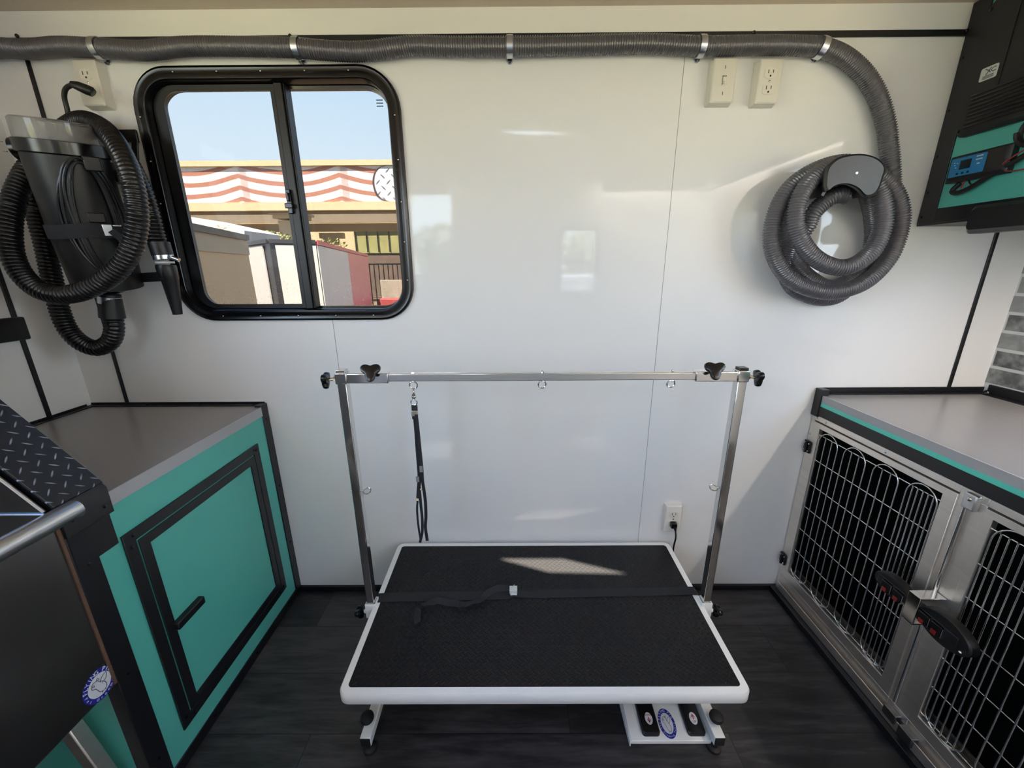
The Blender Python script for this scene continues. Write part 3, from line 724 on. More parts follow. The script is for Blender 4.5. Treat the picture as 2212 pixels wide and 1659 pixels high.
build_each('case_screw', sc, M_BLKGL, iv)
lb = build('maker_label', MB().loft([sw(rr(-.135, -.094, 1.758, 1.789, .004, x), 'yxz') for x in (XE-.0222, XE-.0230)]), M_PAPER, iv)
tx = MB()
tx.tube([V(XE-.0233, y, z) for y, z in ((-.108, 1.770), (-.114, 1.779), (-.119, 1.785))], .0009, 5)
tx.tube([V(XE-.0233, y, z) for y, z in ((-.105, 1.784), (-.113, 1.780), (-.118, 1.774))], .0009, 5)
tx.tube([V(XE-.0233, y, z) for y, z in ((-.130, 1.783), (-.122, 1.782), (-.119, 1.778), (-.124, 1.774), (-.131, 1.775))], .0009, 5)
for k in range(3): tx.box(XE-.0236, XE-.0230, -.128, -.102, 1.7615+k*.0028, 1.7627+k*.0028)
build('label_print', tx, M_INK, lb)
cc_ = thing('charge_controller', 'blue solar charge controller with small screen below the black power unit', 'controller', (XE-.004, -.14, 1.52))
build('controller_case', MB().loft([sw(rr(-.222, -.070, 1.513, 1.583, .004, x), 'yxz') for x in (XE-.0005, XE-.016)]+[sw(rr(-.212, -.076, 1.522, 1.578, .004, XE-.022), 'yxz')]), M_BLKPL, cc_)
fp = build('front_panel', MB().loft([sw(rr(-.170, -.080, 1.527, 1.575, .003, x), 'yxz') for x in (XE-.0218, XE-.0228)]), M_BLUE, cc_)
build('display', MB().box(XE-.0235, XE-.0227, -.134, -.106, 1.544, 1.567), M_SCREEN, fp)
bt = MB()
for y in (-.104, -.118, -.132): bt.lathe((XE-.0226, y, 1.534), (-1, 0, 0), [(0, .0032), (.0012, .003)], 10)
build_each('button', bt, M_BLKPL, fp)
ic = MB().box(XE-.0233, XE-.0227, -.161, -.145, 1.560, 1.5625).box(XE-.0233, XE-.0227, -.161, -.145, 1.568, 1.5705).box(XE-.0233, XE-.0227, -.157, -.150, 1.549, 1.552)
for y, z in ((-.09, 1.564), (-.098, 1.562), (-.096, 1.551), (-.092, 1.558)): ic.box(XE-.0233, XE-.0227, y-.002, y+.002, z-.001, z+.001)
build_each('panel_mark', ic, M_PAPER, fp)
cables = thing('battery_cable', 'black cable bundle looping under the blue charge controller', 'cable', (XE-.01, -.15, 1.49))
k = spline([V(XE-.008, -.105, 1.510), V(XE-.012, -.093, 1.492), V(XE-.014, -.11, 1.484), V(XE-.014, -.14, 1.491), V(XE-.014, -.18, 1.512), V(XE-.014, -.22, 1.531), V(XE-.014, -.27, 1.555), V(XE-.014, -.34, 1.58), V(XE-.014, -.365, 1.585)], .006)
build('cable_sleeve', MB().tube(k, .0065, 10), M_BLKPL, cables)
build_each('black_wire', MB().tube(spline([V(XE-.01, -.128, 1.515), V(XE-.012, -.137, 1.503), V(XE-.016, -.150, 1.496)], .004), .0018, 6).tube(spline([V(XE-.01, -.110, 1.515), V(XE-.012, -.104, 1.503), V(XE-.014, -.100, 1.492)], .004), .0018, 6), M_BLKPL, cables)
build_each('red_wire', MB().tube(spline([V(XE-.01, -.118, 1.515), V(XE-.013, -.119, 1.503), V(XE-.014, -.118, 1.494)], .004), .002, 6).tube(spline([V(XE-.018, -.205, 1.527), V(XE-.022, -.222, 1.542), V(XE-.02, -.27, 1.566), V(XE-.02, -.34, 1.59)], .006), .0018, 6).tube(spline([V(XE-.018, -.205, 1.524), V(XE-.016, -.23, 1.515), V(XE-.016, -.27, 1.515), V(XE-.016, -.35, 1.53)], .006), .0016, 6), M_REDW, cables)
tag(build('coiled_cable', MB().tube(spline([V(XE-.012, -.255+.035*math.cos(a)-.012, 1.60+.035*math.sin(a)) + V(-.0006*i, 0, 0) for i, a in enumerate(np.linspace(0, 4*PI, 33))], .006), .005, 8), M_BLKPL), 'black coiled cable hanging on the green panel right of the blue controller', 'cable')
tag(build('cabinet_box', MB().loft([sw(rr(-.36, -.180, 1.368, 1.440, .012, x), 'yxz') for x in (XE-.003, XE-.030)]+[sw(rr(-.355, -.187, 1.378, 1.430, .012, XE-.042), 'yxz')]), M_BLKPL), 'black rectangular plastic box fixed at the bottom edge of the green cabinet', 'box')  # plain black plastic box without a known use

# ============================================================ WALL PLATES
def plate_box(name, label, cat, x0, x1, z0, z1, d, group=None):
    t = thing(name, label, cat, ((x0+x1)/2, 0, z0), group)
    q = lambda i, y, r: rr(x0+i, x1-i, z0+i, z1-i, r, y, 4)
    build('surface_box', MB().loft([q(0, -.0005, .003), q(.004, -d, .003)]), M_PLATE, t)
    build('cover_plate', MB().loft([q(.003, -d, .004), q(.003, -d-.003, .004), q(.006, -d-.006, .005)]), M_PLATE, t)
    return t, (x0+x1)/2, (z0+z1)/2, -d-.006
def duplex(t, cx, cz, y):
    for s_ in (-1, 1):
        zc = cz+s_*.0195
        pts = [V(cx+.0172*max(-1, min(1, 1.35*math.cos(a))), y, zc+.0142*math.sin(a)) for a in np.linspace(0, 2*PI, 24, endpoint=False)]
        f = build('receptacle', MB().prism(pts, (0, -.0016, 0)), M_PLATE, t)
        build_each('slot', MB().box(cx-.0078, cx-.0058, y-.0022, y-.0014, zc-.001, zc+.008).box(cx+.0055, cx+.0075, y-.0022, y-.0014, zc, zc+.0075).cyl(V(cx, y-.0014, zc-.007), V(cx, y-.0022, zc-.007), .0026, seg=10), M_SLOT, f)
    build('plate_screw', MB().lathe((cx, y, cz), (0, -1, 0), [(0, .003), (.001, .003), (.0016, .002)], 10), M_BRASSN, t)
BD = .024
def wallplate_span(xl, xr, zt_, zb_): return None
t, cx, cz, y = plate_box('light_switch', 'white toggle light switch in a surface box under the hose', 'switch', .566, .638, 1.736, 1.851, BD)
build('toggle_frame', MB().box(cx-.0065, cx+.0065, y-.0012, y, cz-.013, cz+.013), M_PLATE, t, .0005)
build('toggle', MB().prism([V(cx-.0045, y-.001, cz-.010), V(cx+.0045, y-.001, cz-.010), V(cx+.0045, y-.001, cz+.008), V(cx-.0045, y-.001, cz+.008)], (0, -.003, 0)).prism([V(cx-.004, y-.003, cz-.010), V(cx+.004, y-.003, cz-.010), V(cx+.004, y-.003, cz-.002), V(cx-.004, y-.003, cz-.002)], (0, -.010, -.004)), M_PLATE, t, .0008)
build('toggle_gap', MB().box(cx-.0056, cx-.0048, y-.0016, y-.001, cz-.011, cz+.011).box(cx-.0056, cx+.0056, y-.0016, y-.001, cz+.009, cz+.011), M_SLOT, t)
build_each('plate_screw', MB().box(cx-.0006, cx+.0006, y-.001, y+.001, cz+.028, cz+.036).box(cx-.0006, cx+.0006, y-.001, y+.001, cz-.036, cz-.028), M_SLOT, t)
t, cx, cz, y = plate_box('wall_outlet', 'white duplex outlet in a surface box right of the light switch', 'outlet', .696, .766, 1.733, 1.848, BD)
duplex(t, cx, cz, y)
t, cx, cz, y = plate_box('wall_outlet', 'white duplex outlet behind the black dryer plug in the upper left', 'outlet', -1.244, -1.172, 1.741, 1.860, BD)
duplex(t, cx, cz, y); OUT1 = (cx, y, cz)
t, cx, cz, y = plate_box('wall_outlet', 'white duplex outlet low on the wall with a black plug in it', 'outlet', .581, .651, .287, .408, .014)
duplex(t, cx, cz, y); OUT2 = (cx, y, cz)
cd = thing('power_cable', 'black cable plugged in the low outlet hanging down behind the table', 'cord', (OUT2[0], -.03, .3))
build('plug', MB().loft([rr(OUT2[0]-.012, OUT2[0]+.012, OUT2[2]-.032, OUT2[2]-.008, .004, OUT2[1]-.002), rr(OUT2[0]-.011, OUT2[0]+.011, OUT2[2]-.031, OUT2[2]-.010, .004, OUT2[1]-.018)]).tube([V(OUT2[0]+.004, OUT2[1]-.012, OUT2[2]-.026), V(OUT2[0]+.008, OUT2[1]-.014, OUT2[2]-.045)], [.007, .0035], 10), M_BLKGL, cd, .001)
build('cable', MB().tube(spline([V(OUT2[0]+.008, OUT2[1]-.014, OUT2[2]-.043), V(OUT2[0]+.013, -.032, .27), V(OUT2[0]+.014, -.022, .22), V(OUT2[0]+.018, -.018, .15), V(OUT2[0]+.012, -.018, .06), V(OUT2[0]-.03, -.03, .032), V(OUT2[0]-.12, -.06, .006)], .008), .0034, 8), M_BLKGL, cd)

# ============================================================ GREY VACUUM HOSE
def ribbed(path, r, pitch, depth, seg=14, prof=((0, 1), (.3, 1), (.55, 0), (.8, 0))):
    L = spline(path, pitch/8); n = len(L); mb = MB()
    T = np.gradient(L, axis=0); T /= np.linalg.norm(T, axis=1)[:, None]
    idx = []; rad = []
    for k in range(n//8):
        for f, h in prof:
            idx.append(k*8+f*8); rad.append(r-depth+depth*h)
    ii = np.array(idx); grid = np.arange(n)
    P = np.stack([np.interp(ii, grid, L[:, c]) for c in range(3)], 1)
    mb.tube([Vector(p) for p in P], rad, seg); return mb
YH = -.030
top = [(-60, 112, YH), (0, 104, YH), (60, 107, YH), (130, 101, YH), (210, 104, YH), (310, 110, YH), (400, 101, YH), (520, 101, YH), (640, 104, YH), (700, 109, YH), (780, 112, YH), (850, 104, YH),
       (900, 99, YH), (970, 101, YH), (1100, 101, YH), (1250, 98, YH), (1400, 95, YH), (1515, 100, YH), (1640, 98, YH), (1720, 99, YH), (1775, 103, YH), (1825, 124, YH), (1868, 163, YH), (1897, 212, YH), (1914, 270, YH)]
Zc = lambda x, y, Y: (1600+x/4.147, 300+y/4.147, Y)
coil = [Zc(1325, 60, -.032), Zc(1342, 220, -.034), Zc(1350, 400, -.038), Zc(1345, 600, -.042), Zc(1300, 850, -.046), Zc(1200, 1060, -.048), Zc(1020, 1240, -.05), Zc(800, 1330, -.052), Zc(620, 1250, -.052),
        Zc(480, 1100, -.05), Zc(400, 900, -.05), Zc(400, 740, -.052), Zc(450, 580, -.055), Zc(600, 400, -.06), Zc(800, 290, -.065), Zc(1020, 250, -.07), Zc(1230, 330, -.078),
        Zc(1370, 470, -.085), Zc(1432, 660, -.09), Zc(1405, 880, -.092), Zc(1300, 1100, -.094), Zc(1100, 1290, -.095), Zc(830, 1372, -.095), Zc(580, 1330, -.095), Zc(400, 1210, -.095), Zc(295, 1020, -.095), Zc(278, 830, -.095), Zc(335, 610, -.098), Zc(470, 410, -.10),
        Zc(700, 270, -.105), Zc(950, 220, -.11), Zc(1130, 310, -.12), Zc(1230, 450, -.13), Zc(1280, 640, -.138), Zc(1260, 830, -.14), Zc(1170, 1010, -.142), Zc(1010, 1130, -.144), Zc(850, 1150, -.144), Zc(670, 1070, -.144), Zc(545, 920, -.143), Zc(490, 730, -.142), Zc(540, 500, -.14),
        Zc(700, 310, -.135), Zc(900, 250, -.12), Zc(1050, 330, -.10), Zc(1150, 520, -.07), Zc(1190, 740, -.045), Zc(1180, 950, -.035), Zc(1080, 1180, -.03), Zc(900, 1390, -.028), Zc(700, 1430, -.028), Zc(480, 1340, -.030), Zc(400, 1180, -.035), Zc(420, 1020, -.05),
        Zc(500, 900, -.07), Zc(590, 790, -.085), Zc(640, 680, -.095), Zc(720, 590, -.10), Zc(820, 520, -.105), Zc(900, 500, -.105), Zc(965, 510, -.10)]
pth = [px(x, y, Y=Y) for x, y, Y in top]+[px(x, y, Y=Y) for x, y, Y in coil]
tag(build('vacuum_hose', ribbed(pth, .0238, .0068, .0034, 16), M_HOSE, sharp=80), 'long grey ribbed vacuum hose clamped along the top and coiled at right', 'hose')
# hose hanger
hp = [Zc(*q, -.175)[:2] for q in ((726, 430), (742, 290), (790, 215), (880, 160), (1050, 136), (1180, 160), (1255, 210), (1286, 270), (1262, 360), (1225, 460), (1180, 512), (1110, 522), (1040, 455), (950, 415), (860, 415), (790, 440), (745, 478))]
hpts = [Vector(p) for p in spline([px(x, y, Y=-.17) for x, y in hp]+[px(*hp[0], Y=-.17)], .006)][:-1]
cen = sum(hpts, V(0, 0, 0))/len(hpts)
hg = thing('hose_hanger', 'black curved plastic wall hanger holding the coiled grey hose', 'hanger', (cen.x, 0, cen.z-.1))
build('front_lip', MB().loft([[cen+(p-cen)*.96+V(0, .006, 0) for p in hpts], [p+V(0, 0, 0) for p in hpts], [cen+(p-cen)*.99+V(0, -.005, 0) for p in hpts], [cen+(p-cen)*.90+V(0, -.008, 0) for p in hpts]]), M_BLKPL, hg, sharp=12)
arc = [V(cen.x-.010+.070*math.cos(a), 0, cen.z-.075+.078*math.sin(a)) for a in np.linspace(R(20), R(160), 20)]
arc2 = [V(cen.x-.010+.062*math.cos(a), 0, cen.z-.075+.070*math.sin(a)) for a in np.linspace(R(160), R(20), 20)]
build('saddle', MB().prism(arc+arc2, (0, -.170, 0)), M_BLKPL, hg)
build('hanger_screw', MB().lathe(cen+V(.002, -.007, .004), (0, -1, 0), [(0, .004), (.002, .003)], 10), M_ZINC, hg)
# pipe clamps
first = None
hose_at = [(212, 104), (643, 104), (1101, 101), (1514, 100), (1773, 103)]
tabs = [(232, 133), (653, 133), (1101, 131), (1505, 128), (1758, 127)]
cl = ['zinc pipe clamp on the hose at the left above the dryer outlet', 'zinc pipe clamp on the hose above the black window', 'zinc pipe clamp on the hose over the bare middle of the wall', 'zinc pipe clamp on the hose beside the light switch', 'zinc pipe clamp on the hose where it starts to bend down at right']
for k in range(5):
    c = px(*hose_at[k], Y=YH); tb_ = px(*tabs[k], Y=-.003)
    t = thing('pipe_clamp', cl[k], 'clamp', (c.x, 0, c.z), 'pipe clamps holding the grey hose')
    nrm = V(1, 0, 0) if k < 4 else V(1, 0, -.25).normalized()
    u = nrm.cross(V(0, 1, 0)).normalized(); rg = []
    for a in np.linspace(0, 2*PI, 32, endpoint=False):
        o_ = u*math.cos(a)+V(0, 1, 0)*math.sin(a)
        rg.append([c+o_*.0245-nrm*.0085, c+o_*.0245+nrm*.0085, c+o_*.0262+nrm*.0085, c+o_*.0266, c+o_*.0262-nrm*.0085])
    build('clamp_band', MB().loft(rg, False, True), M_ZINC, t)
    s0 = c+V((tb_.x-c.x)*.35, .012, -.024)
    build('clamp_tab', MB().bar(V(c.x, -.014, c.z-.020), V(tb_.x, -.004, tb_.z+.006), .013, .0025, (0, 1, 0)).lathe(V(tb_.x, -.0006, tb_.z), (0, -1, 0), [(0, .0095), (.003, .0095)], 18), M_ZINC, t, .0006)
    build('clamp_screw', MB().lathe(V(tb_.x, -.0035, tb_.z), (0, -1, 0), [(0, .0062), (.002, .0062), (.004, .003)], 14), M_BLKGL, t)

# ============================================================ WALL-MOUNTED DOG DRYER
dy = thing('dog_dryer', 'black wall mounted dog dryer with corrugated hose left of the window', 'dryer', (-1.25, 0, 1.2))
Tc = px(118, 262, Y=-.175); Bc = px(236, 618, Y=-.115)      # axis of the housing
axd = (Bc-Tc).normalized(); Ln = (Bc-Tc).length
build('filter_cap', MB().lathe(Tc, axd, [(0, .080), (.004, .085), (.045, .087), (.050, .086)], 36), M_CLEARPL, dy)
build('filter_ribs', MB().lathe(Tc+axd*.008, axd, [(0, .074), (.003, .076), (.04, .078)], 30), mat('grey_filter', '#8f9293', .6, vary=.1, vscale=200), dy)
build('top_ring', MB().lathe(Tc+axd*.046, axd, [(0, .086), (.002, .091), (.030, .092), (.033, .088)], 36), M_BLKGL, dy)
build('housing', MB().lathe(Tc+axd*.07, axd, [(0, .085), (.04, .086), (Ln*.5, .086), (Ln*.84, .080), (Ln-.088, .068)], 36), M_BLKPL, dy)
build('bottom_cap', MB().lathe(Bc-axd*.022, axd, [(0, .058), (.012, .062), (.020, .062), (.032, .045), (.040, .030)], 32), M_BLKGL, dy)
# front frame: axes across the housing
side = axd.cross(V(0, 1, 0)).normalized()
if side.x < 0: side = -side
frt = side.cross(axd).normalized()
if frt.y > 0: frt = -frt
vwd = (CAM-(Tc+Bc)/2); vwd = (vwd-axd*vwd.dot(axd)).normalized(); side2 = axd.cross(vwd).normalized()
if side2.x < 0: side2 = -side2
HS = lambda s_, d, out: Tc+axd*s_+side2*d+vwd*out
build_each('cord_cleat', MB().bar(HS(.075, .045, .088), HS(.11, .045, .088), .035, .012, vwd).bar(HS(Ln*.50, .02, .083), HS(Ln*.56, .02, .083), .035, .010, vwd), M_BLKPL, dy, .003)
cw = MB()
for i, (rx, o_) in enumerate([(.036, 0), (.042, 0), (.048, 0), (.054, 0), (.045, 0), (.060, 0), (.066, 0), (.039, 0)]):
    pts = []
    for a in np.linspace(0, 2*PI, 40, endpoint=False):
        s_ = .235+(.145+.003*(i % 3))*math.cos(a)+.004*math.sin(i*2.1)
        d = .020-.012*math.cos(a)*0+rx*math.sin(a)*(1+.05*math.sin(3*a+i))
        taper = .096-.006*(s_/Ln)
        pts.append(HS(s_, d, math.sqrt(max(.0005, taper**2-d*d*.9))-.004+.002*(i % 3)))
    cw.tube(pts, .0036, 7, closed=True)
lab(build('wound_power_cord', cw, mat('black_cord_sheath', '#1c1c1f', .28), dy), 'power cord wound in a long oval on the housing')
stp = [HS(Ln*.60+.012*abs(d)/.09, d, math.sqrt(max(.0004, .094**2-d*d))+.009) for d in np.linspace(-.086, .088, 15)]
build('cord_strap', MB().bar(stp[0], stp[0], .001, .001) if False else strip(MB(), stp, .036, axd, .003), M_WEB, dy)
bk = Tc+axd*(Ln*.60)+side2*.034+vwd*.102
build('strap_buckle', MB().bar(bk-side2*.010, bk+side2*.010, .030, .006, vwd).bar(bk+side2*.012-axd*.012, bk+side2*.030-axd*.012, .004, .004, vwd), M_ZINC, dy, .001)
build('strap_tail', strip(MB(), [bk+side2*.006+vwd*.004, bk+side2*.02+axd*.02+vwd*.004, bk+side2*.035+axd*.05], .018, side2+axd*.2, .002), M_WEB, dy)
bl = HS(Ln*.90, -.028, .066)
build('rating_label', MB().bar(bl-side2*.019, bl+side2*.019, .026, .001, vwd), mat('grey_blue_label', '#7f8d94', .5), dy)
lt_ = MB()
for k in range(3): lt_.bar(bl+axd*(.005*k-.006)+vwd*.0008-side2*.013, bl+axd*(.005*k-.006)+vwd*.0008+side2*.010, .0012, .0004, vwd)
build('label_print', lt_, M_INK, dy)
kn = px(45, 322, Y=-.20)
build('side_knob', MB().lathe(kn+V(.03, .02, .006), V(-1, -.35, -.1), [(0, .020), (.03, .022), (.034, .027), (.052, .026), (.055, .02)], 24), M_BLKGL, dy)
build_each('knob_mark', MB().bar(kn+V(-.026, -.022, .012), kn+V(-.012, -.026, .010), .002, .002).bar(kn+V(-.024, -.020, -.010), kn+V(-.008, -.026, -.012), .002, .002), M_BRASSN, dy)
rv = MB()
for q in ((56, 285), (63, 303), (232, 300)): rv.ball(px(*q, Y=-.245 if q[0] < 100 else -.15), .0035, 6)
build_each('rivet', rv, M_ZINC, dy)
# outlet, cuff and hose
cuff_t = px(238, 640, Y=-.125); cuff_b = px(243, 690, Y=-.125)
build('outlet_clamp', MB().tube([px(236, 640, Y=-.125), px(237, 655, Y=-.125)], .0285, 28), M_ZINC, dy)
build('hose_cuff', MB().tube([px(236, 636, Y=-.125), px(243, 686, Y=-.125)], [.027, .031], 28), M_BLKPL, dy)
h1 = [(243, 682, -.125), (247, 710, -.125), (238, 738, -.125), (208, 752, -.125), (172, 738, -.125), (145, 708, -.122), (126, 660, -.118), (110, 590, -.112), (95, 520, -.105), (80, 460, -.095), (78, 400, -.075), (95, 340, -.055), (130, 290, -.045),
      (175, 262, -.06), (215, 272, -.12), (247, 305, -.185), (275, 360, -.22), (292, 420, -.235), (297, 480, -.24), (285, 535, -.245), (255, 582, -.248), (210, 615, -.25), (155, 635, -.25), (100, 632, -.248), (58, 605, -.24), (30, 560, -.23), (21, 500, -.215), (28, 440, -.19), (50, 385, -.15),
      (85, 335, -.09), (130, 292, -.05), (185, 270, -.045), (235, 290, -.06), (275, 345, -.08), (302, 400, -.095), (320, 450, -.10), (333, 500, -.10), (343, 532, -.10)]
h1[13] = (175, 262, -.075)
hs = build('dryer_hose', ribbed([px(x, y, Y=Y) for x, y, Y in h1], .0255, .0105, .0035, 16, ((0, 0), (.2, .75), (.45, 1), (.7, .6))), M_BLKHOSE, dy, sharp=80)
a0, a1, a2, a3, a4 = px(343, 524, Y=-.10), px(352, 552, Y=-.10), px(358, 572, Y=-.10), px(366, 602, Y=-.10), px(384, 679, Y=-.10)
build('hose_cuff', MB().tube([a0, a1], [.0275, .027], 26), M_BLKPL, hs)
build('hose_clamp', MB().tube([px(352, 552, Y=-.10), px(355, 561, Y=-.10)], .0262, 26).cyl(px(372, 556, Y=-.115), px(387, 562, Y=-.115), .006, seg=12), M_ZINC, hs)
build('grey_collar', MB().tube([px(356, 565, Y=-.10), px(357, 569, Y=-.10)], .0235, 26), M_PAPER, hs)
build('nozzle', MB().tube([a2, px(359, 577, Y=-.10), a3, px(367, 603, Y=-.10), a4], [.0245, .0262, .0245, .0225, .0125], 26), M_BLKPL, hs)
# bracket on the wall
bk_ = thing('dryer_bracket', 'flat black steel bracket behind the dog dryer', 'bracket', (-1.1, 0, 1.3))
a, b = px(250, 292, Y=-.004), px(296, 292, Y=-.004)
c_, d_2 = px(300, 375, Y=-.004), px(328, 520, Y=-.004)
bm = MB().bar(px(215, 294, Y=-.006), px(297, 294, Y=-.006), .008, .034, (0, 0, 1)).bar(px(290, 286, Y=-.006), px(296, 385, Y=-.006), .018, .006, (0, 1, 0)).bar(px(195, 370, Y=-.008), px(300, 372, Y=-.008), .008, .05, (0, 0, 1))
build('wall_plate', bm, M_BLKTRIM, bk_, .002)
build('nozzle_arm', MB().bar(px(270, 602, Y=-.08), px(356, 597, Y=-.085), .006, .028, (0, 0, 1)).bar(px(250, 602, Y=-.002), px(275, 600, Y=-.08), .006, .028, (0, 0, 1)), M_BLKTRIM, bk_, .001)
build('support_arm', MB().box(-1.16, -1.13, -.10, -.005, 1.53, 1.56), M_BLKTRIM, bk_, .001)
build_each('bracket_screw', MB().lathe(px(262, 295, Y=-.011), (0, -1, 0), [(0, .006), (.002, .006), (.004, .003)], 12).lathe(px(212, 326, Y=-.013), (0, -1, 0), [(0, .006), (.002, .006), (.004, .003)], 12), M_BRASSN, bk_)
pg = thing('dryer_plug', 'black angled plug and lead hanging in front of the upper left outlet', 'plug', (-1.2, -.06, 1.7))
build('lead', MB().tube(spline([px(152, 270, Y=-.07), px(145, 235, Y=-.075), px(139, 210, Y=-.08), px(142, 192, Y=-.085), px(155, 184, Y=-.09), px(165, 185, Y=-.09)], .006), .0058, 10), M_BLKPL, pg)
build('plug_body', MB().tube([px(155, 182, Y=-.09), px(168, 186, Y=-.088), px(185, 193, Y=-.082), px(200, 199, Y=-.075), px(203, 201, Y=-.074)], [.008, .0115, .013, .0125, .009], 14), M_BLKPL, pg)

# ============================================================ GROOMING TABLE
XA, XB, YA, YB, ZB, ZFr = -.456, .606, -.607, -.028, .250, .243
gt = thing('grooming_table', 'low white framed grooming table with black diamond rubber top', 'table', (.075, -.32, 0))
def tt(x, y, dz): return V(x, y, ZB+(ZFr-ZB)*(YB-y)/(YB-YA)+dz)      # table top is a touch lower at the front
def trr(i, r, dz, n=7): return [tt(p.x, p.z, dz) for p in rr(XA+i, XB-i, YA+i, YB-i, r, 0, n)]
build('table_frame', MB().loft([trr(.004, .022, -.036), trr(0, .026, -.030), trr(0, .026, -.005), trr(.003, .024, 0), trr(.021, .010, .0005), trr(.021, .010, -.004), trr(.021, .010, -.036)], False, True), M_WHITE, gt)
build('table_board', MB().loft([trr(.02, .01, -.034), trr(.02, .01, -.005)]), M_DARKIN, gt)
mt = MB().loft([trr(.0205, .010, -.005), trr(.0205, .010, .0008), trr(.023, .009, .0018)])
build('table_mat', mt, M_MAT, gt)
for xs, dx in ((px(789, 1593, Z=.06).x, 1), (px(1551, 1582, Z=.06).x, -1)):
    ft = MB().box(xs-.0145, xs+.0145, -.588, -.06, .030, .060)
    lg = build('foot_bar', ft, M_WHITE, gt, .002)
    build_each('end_cap', MB().box(xs-.0135, xs+.0135, -.5905, -.588, .031, .059).box(xs-.0135, xs+.0135, -.06, -.0575, .031, .059), M_BLKPL, lg, .001)
    for y in (-.575, -.085):
        build('levelling_pad', MB().lathe((xs+.004*dx, y, 0), (0, 0, 1), [(0, .019), (.008, .018), (.012, .009), (.03, .005)], 24), M_RUBBER, lg)
    build('foot_knob', MB().lathe((xs-.006*dx*(-1)*-1, -.548, .058), (0, -.0, 1), [(0, .006), (.010, .006), (.012, .016), (.018, .0185), (.026, .0175), (.029, .012)], 22), M_RUBBER, lg)
for x0, x1 in ((-.40, -.36), (.51, .55)):
    pass
lf = MB()
for y in (-.46, -.12): lf.bar(V(-.36, y, .07), V(.48, y, .205), .022, .028, (0, 1, 0)).bar(V(-.36, y, .205), V(.48, y, .07), .022, .028, (0, 1, 0))
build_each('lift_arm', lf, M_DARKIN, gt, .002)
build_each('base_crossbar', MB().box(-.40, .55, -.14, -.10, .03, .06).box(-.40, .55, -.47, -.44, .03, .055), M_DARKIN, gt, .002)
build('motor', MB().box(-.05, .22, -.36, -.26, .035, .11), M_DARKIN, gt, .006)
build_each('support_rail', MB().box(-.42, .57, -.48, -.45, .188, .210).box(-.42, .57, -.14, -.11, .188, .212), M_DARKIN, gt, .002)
# post clamps on the table sides
PYL = px(812, 1303, Z=.25).y; PYL = -.320
PXL0 = px(749, 830, Y=PYL).x+.002; PXR0 = px(1597, 826, Y=PYL).x-.001
PXLb = px(811, 1303, Z=.252).x; PXRb = px(1517, 1297, Z=.252).x
PL = (PXL0+px(798, 1290, Y=PYL).x)/2; PR = (PXR0+px(1526, 1285, Y=PYL).x)/2
PL, PR = -.4615, .6125
for x, sg in ((PL, -1), (PR, 1)):
    b = build('post_clamp', MB().loft([[V(x+a*h, PYL+c*h, z) for a, c in ((-1, -1), (1, -1), (1, 1), (-1, 1))] for h, z in ((.017, .205), (.017, .258), (.0135, .258), (.0135, .206))]), M_WHITE, gt, .001)
    kb_ = MB().cyl(V(x+sg*.014, PYL-.006, .225), V(x+sg*.036, PYL-.006, .219), .004, seg=10)
    knob3(kb_, V(x+sg*.034, PYL-.006, .220), V(sg, 0, -.35), .022, .016)
    build('clamp_knob', kb_, M_BLKGL, b)
    build('clamp_nut', MB().cyl(V(x+sg*.012, PYL-.006, .226), V(x+sg*.024, PYL-.006, .222), .007, seg=6), M_WHITE, b)

# ---------------------------------------------- H-shaped grooming arm
ar = thing('restraint_frame', 'chrome H shaped grooming restraint frame clamped across the black table', 'frame', (.075, PYL, .25))
ZBAR = px(1150, 815, Y=PYL-.012).z
HS_ = .0130
for x, sg, nm in ((PL, -1, 'left'), (PR, 1, 'right')):
    p = build('post', MB().box(x-.0125, x+.0125, PYL-.0125, PYL+.0125, .21, ZBAR+.010), M_CHROME, ar, .0025)
    build('post_cap', MB().box(x-.0120, x+.0120, PYL-.0120, PYL+.0120, ZBAR+.010, ZBAR+.022), M_BLKGL if sg > 0 else M_CHROME, p, .001)
    sv = build('post_sleeve', MB().box(x-.0155, x+.0155, PYL-.0155, PYL+.0155, ZBAR-.0165, ZBAR+.0150), M_CHROME, ar, .0025)
    x2 = x-sg*.127
    build('bar_sleeve', MB().box(min(x-sg*.0155, x2), max(x-sg*.0155, x2), PYL-.0145, PYL+.0145, ZBAR-.0145, ZBAR+.0130), M_CHROME, sv, .0025)
    kb_ = MB(); knob3(kb_, V(x+sg*.036, PYL-.004, ZBAR-.006), V(sg, -.15, .05), .026, .017)
    ko = build('side_knob', kb_, M_BLKGL, ar)
    build('knob_bolt', MB().cyl(V(x+sg*.015, PYL, ZBAR-.004), V(x+sg*.040, PYL-.004, ZBAR-.006), .0042, seg=12).cyl(V(x+sg*.015, PYL, ZBAR-.004), V(x+sg*.024, PYL-.001, ZBAR-.005), .0075, seg=6), M_BRASSN, ko)
    kx = x-sg*.087
    kb_ = MB(); knob3(kb_, V(kx, PYL-.024, ZBAR+.018), V(-sg*.1, -.80, .55), .029, .016)
    ko = build('top_knob', kb_, M_BLKGL, ar)
    build('knob_bolt', MB().cyl(V(kx, PYL-.010, ZBAR+.008), V(kx, PYL-.028, ZBAR+.020), .0045, seg=12), M_BRASSN, ko)
    # eye bolt half way up each post
    ze = px(795, 1063, Y=PYL-.01).z if sg < 0 else px(1537, 1056, Y=PYL-.01).z
    eb = MB().cyl(V(x+sg*.018, PYL-.003, ze), V(x-sg*.020, PYL-.003, ze), .0022, seg=8).torus(V(x-sg*.030, PYL-.003, ze), (0, -.45, 1), .0105, .0019, 24, 7)
    build('eye_bolt', eb, M_CHROME, p)
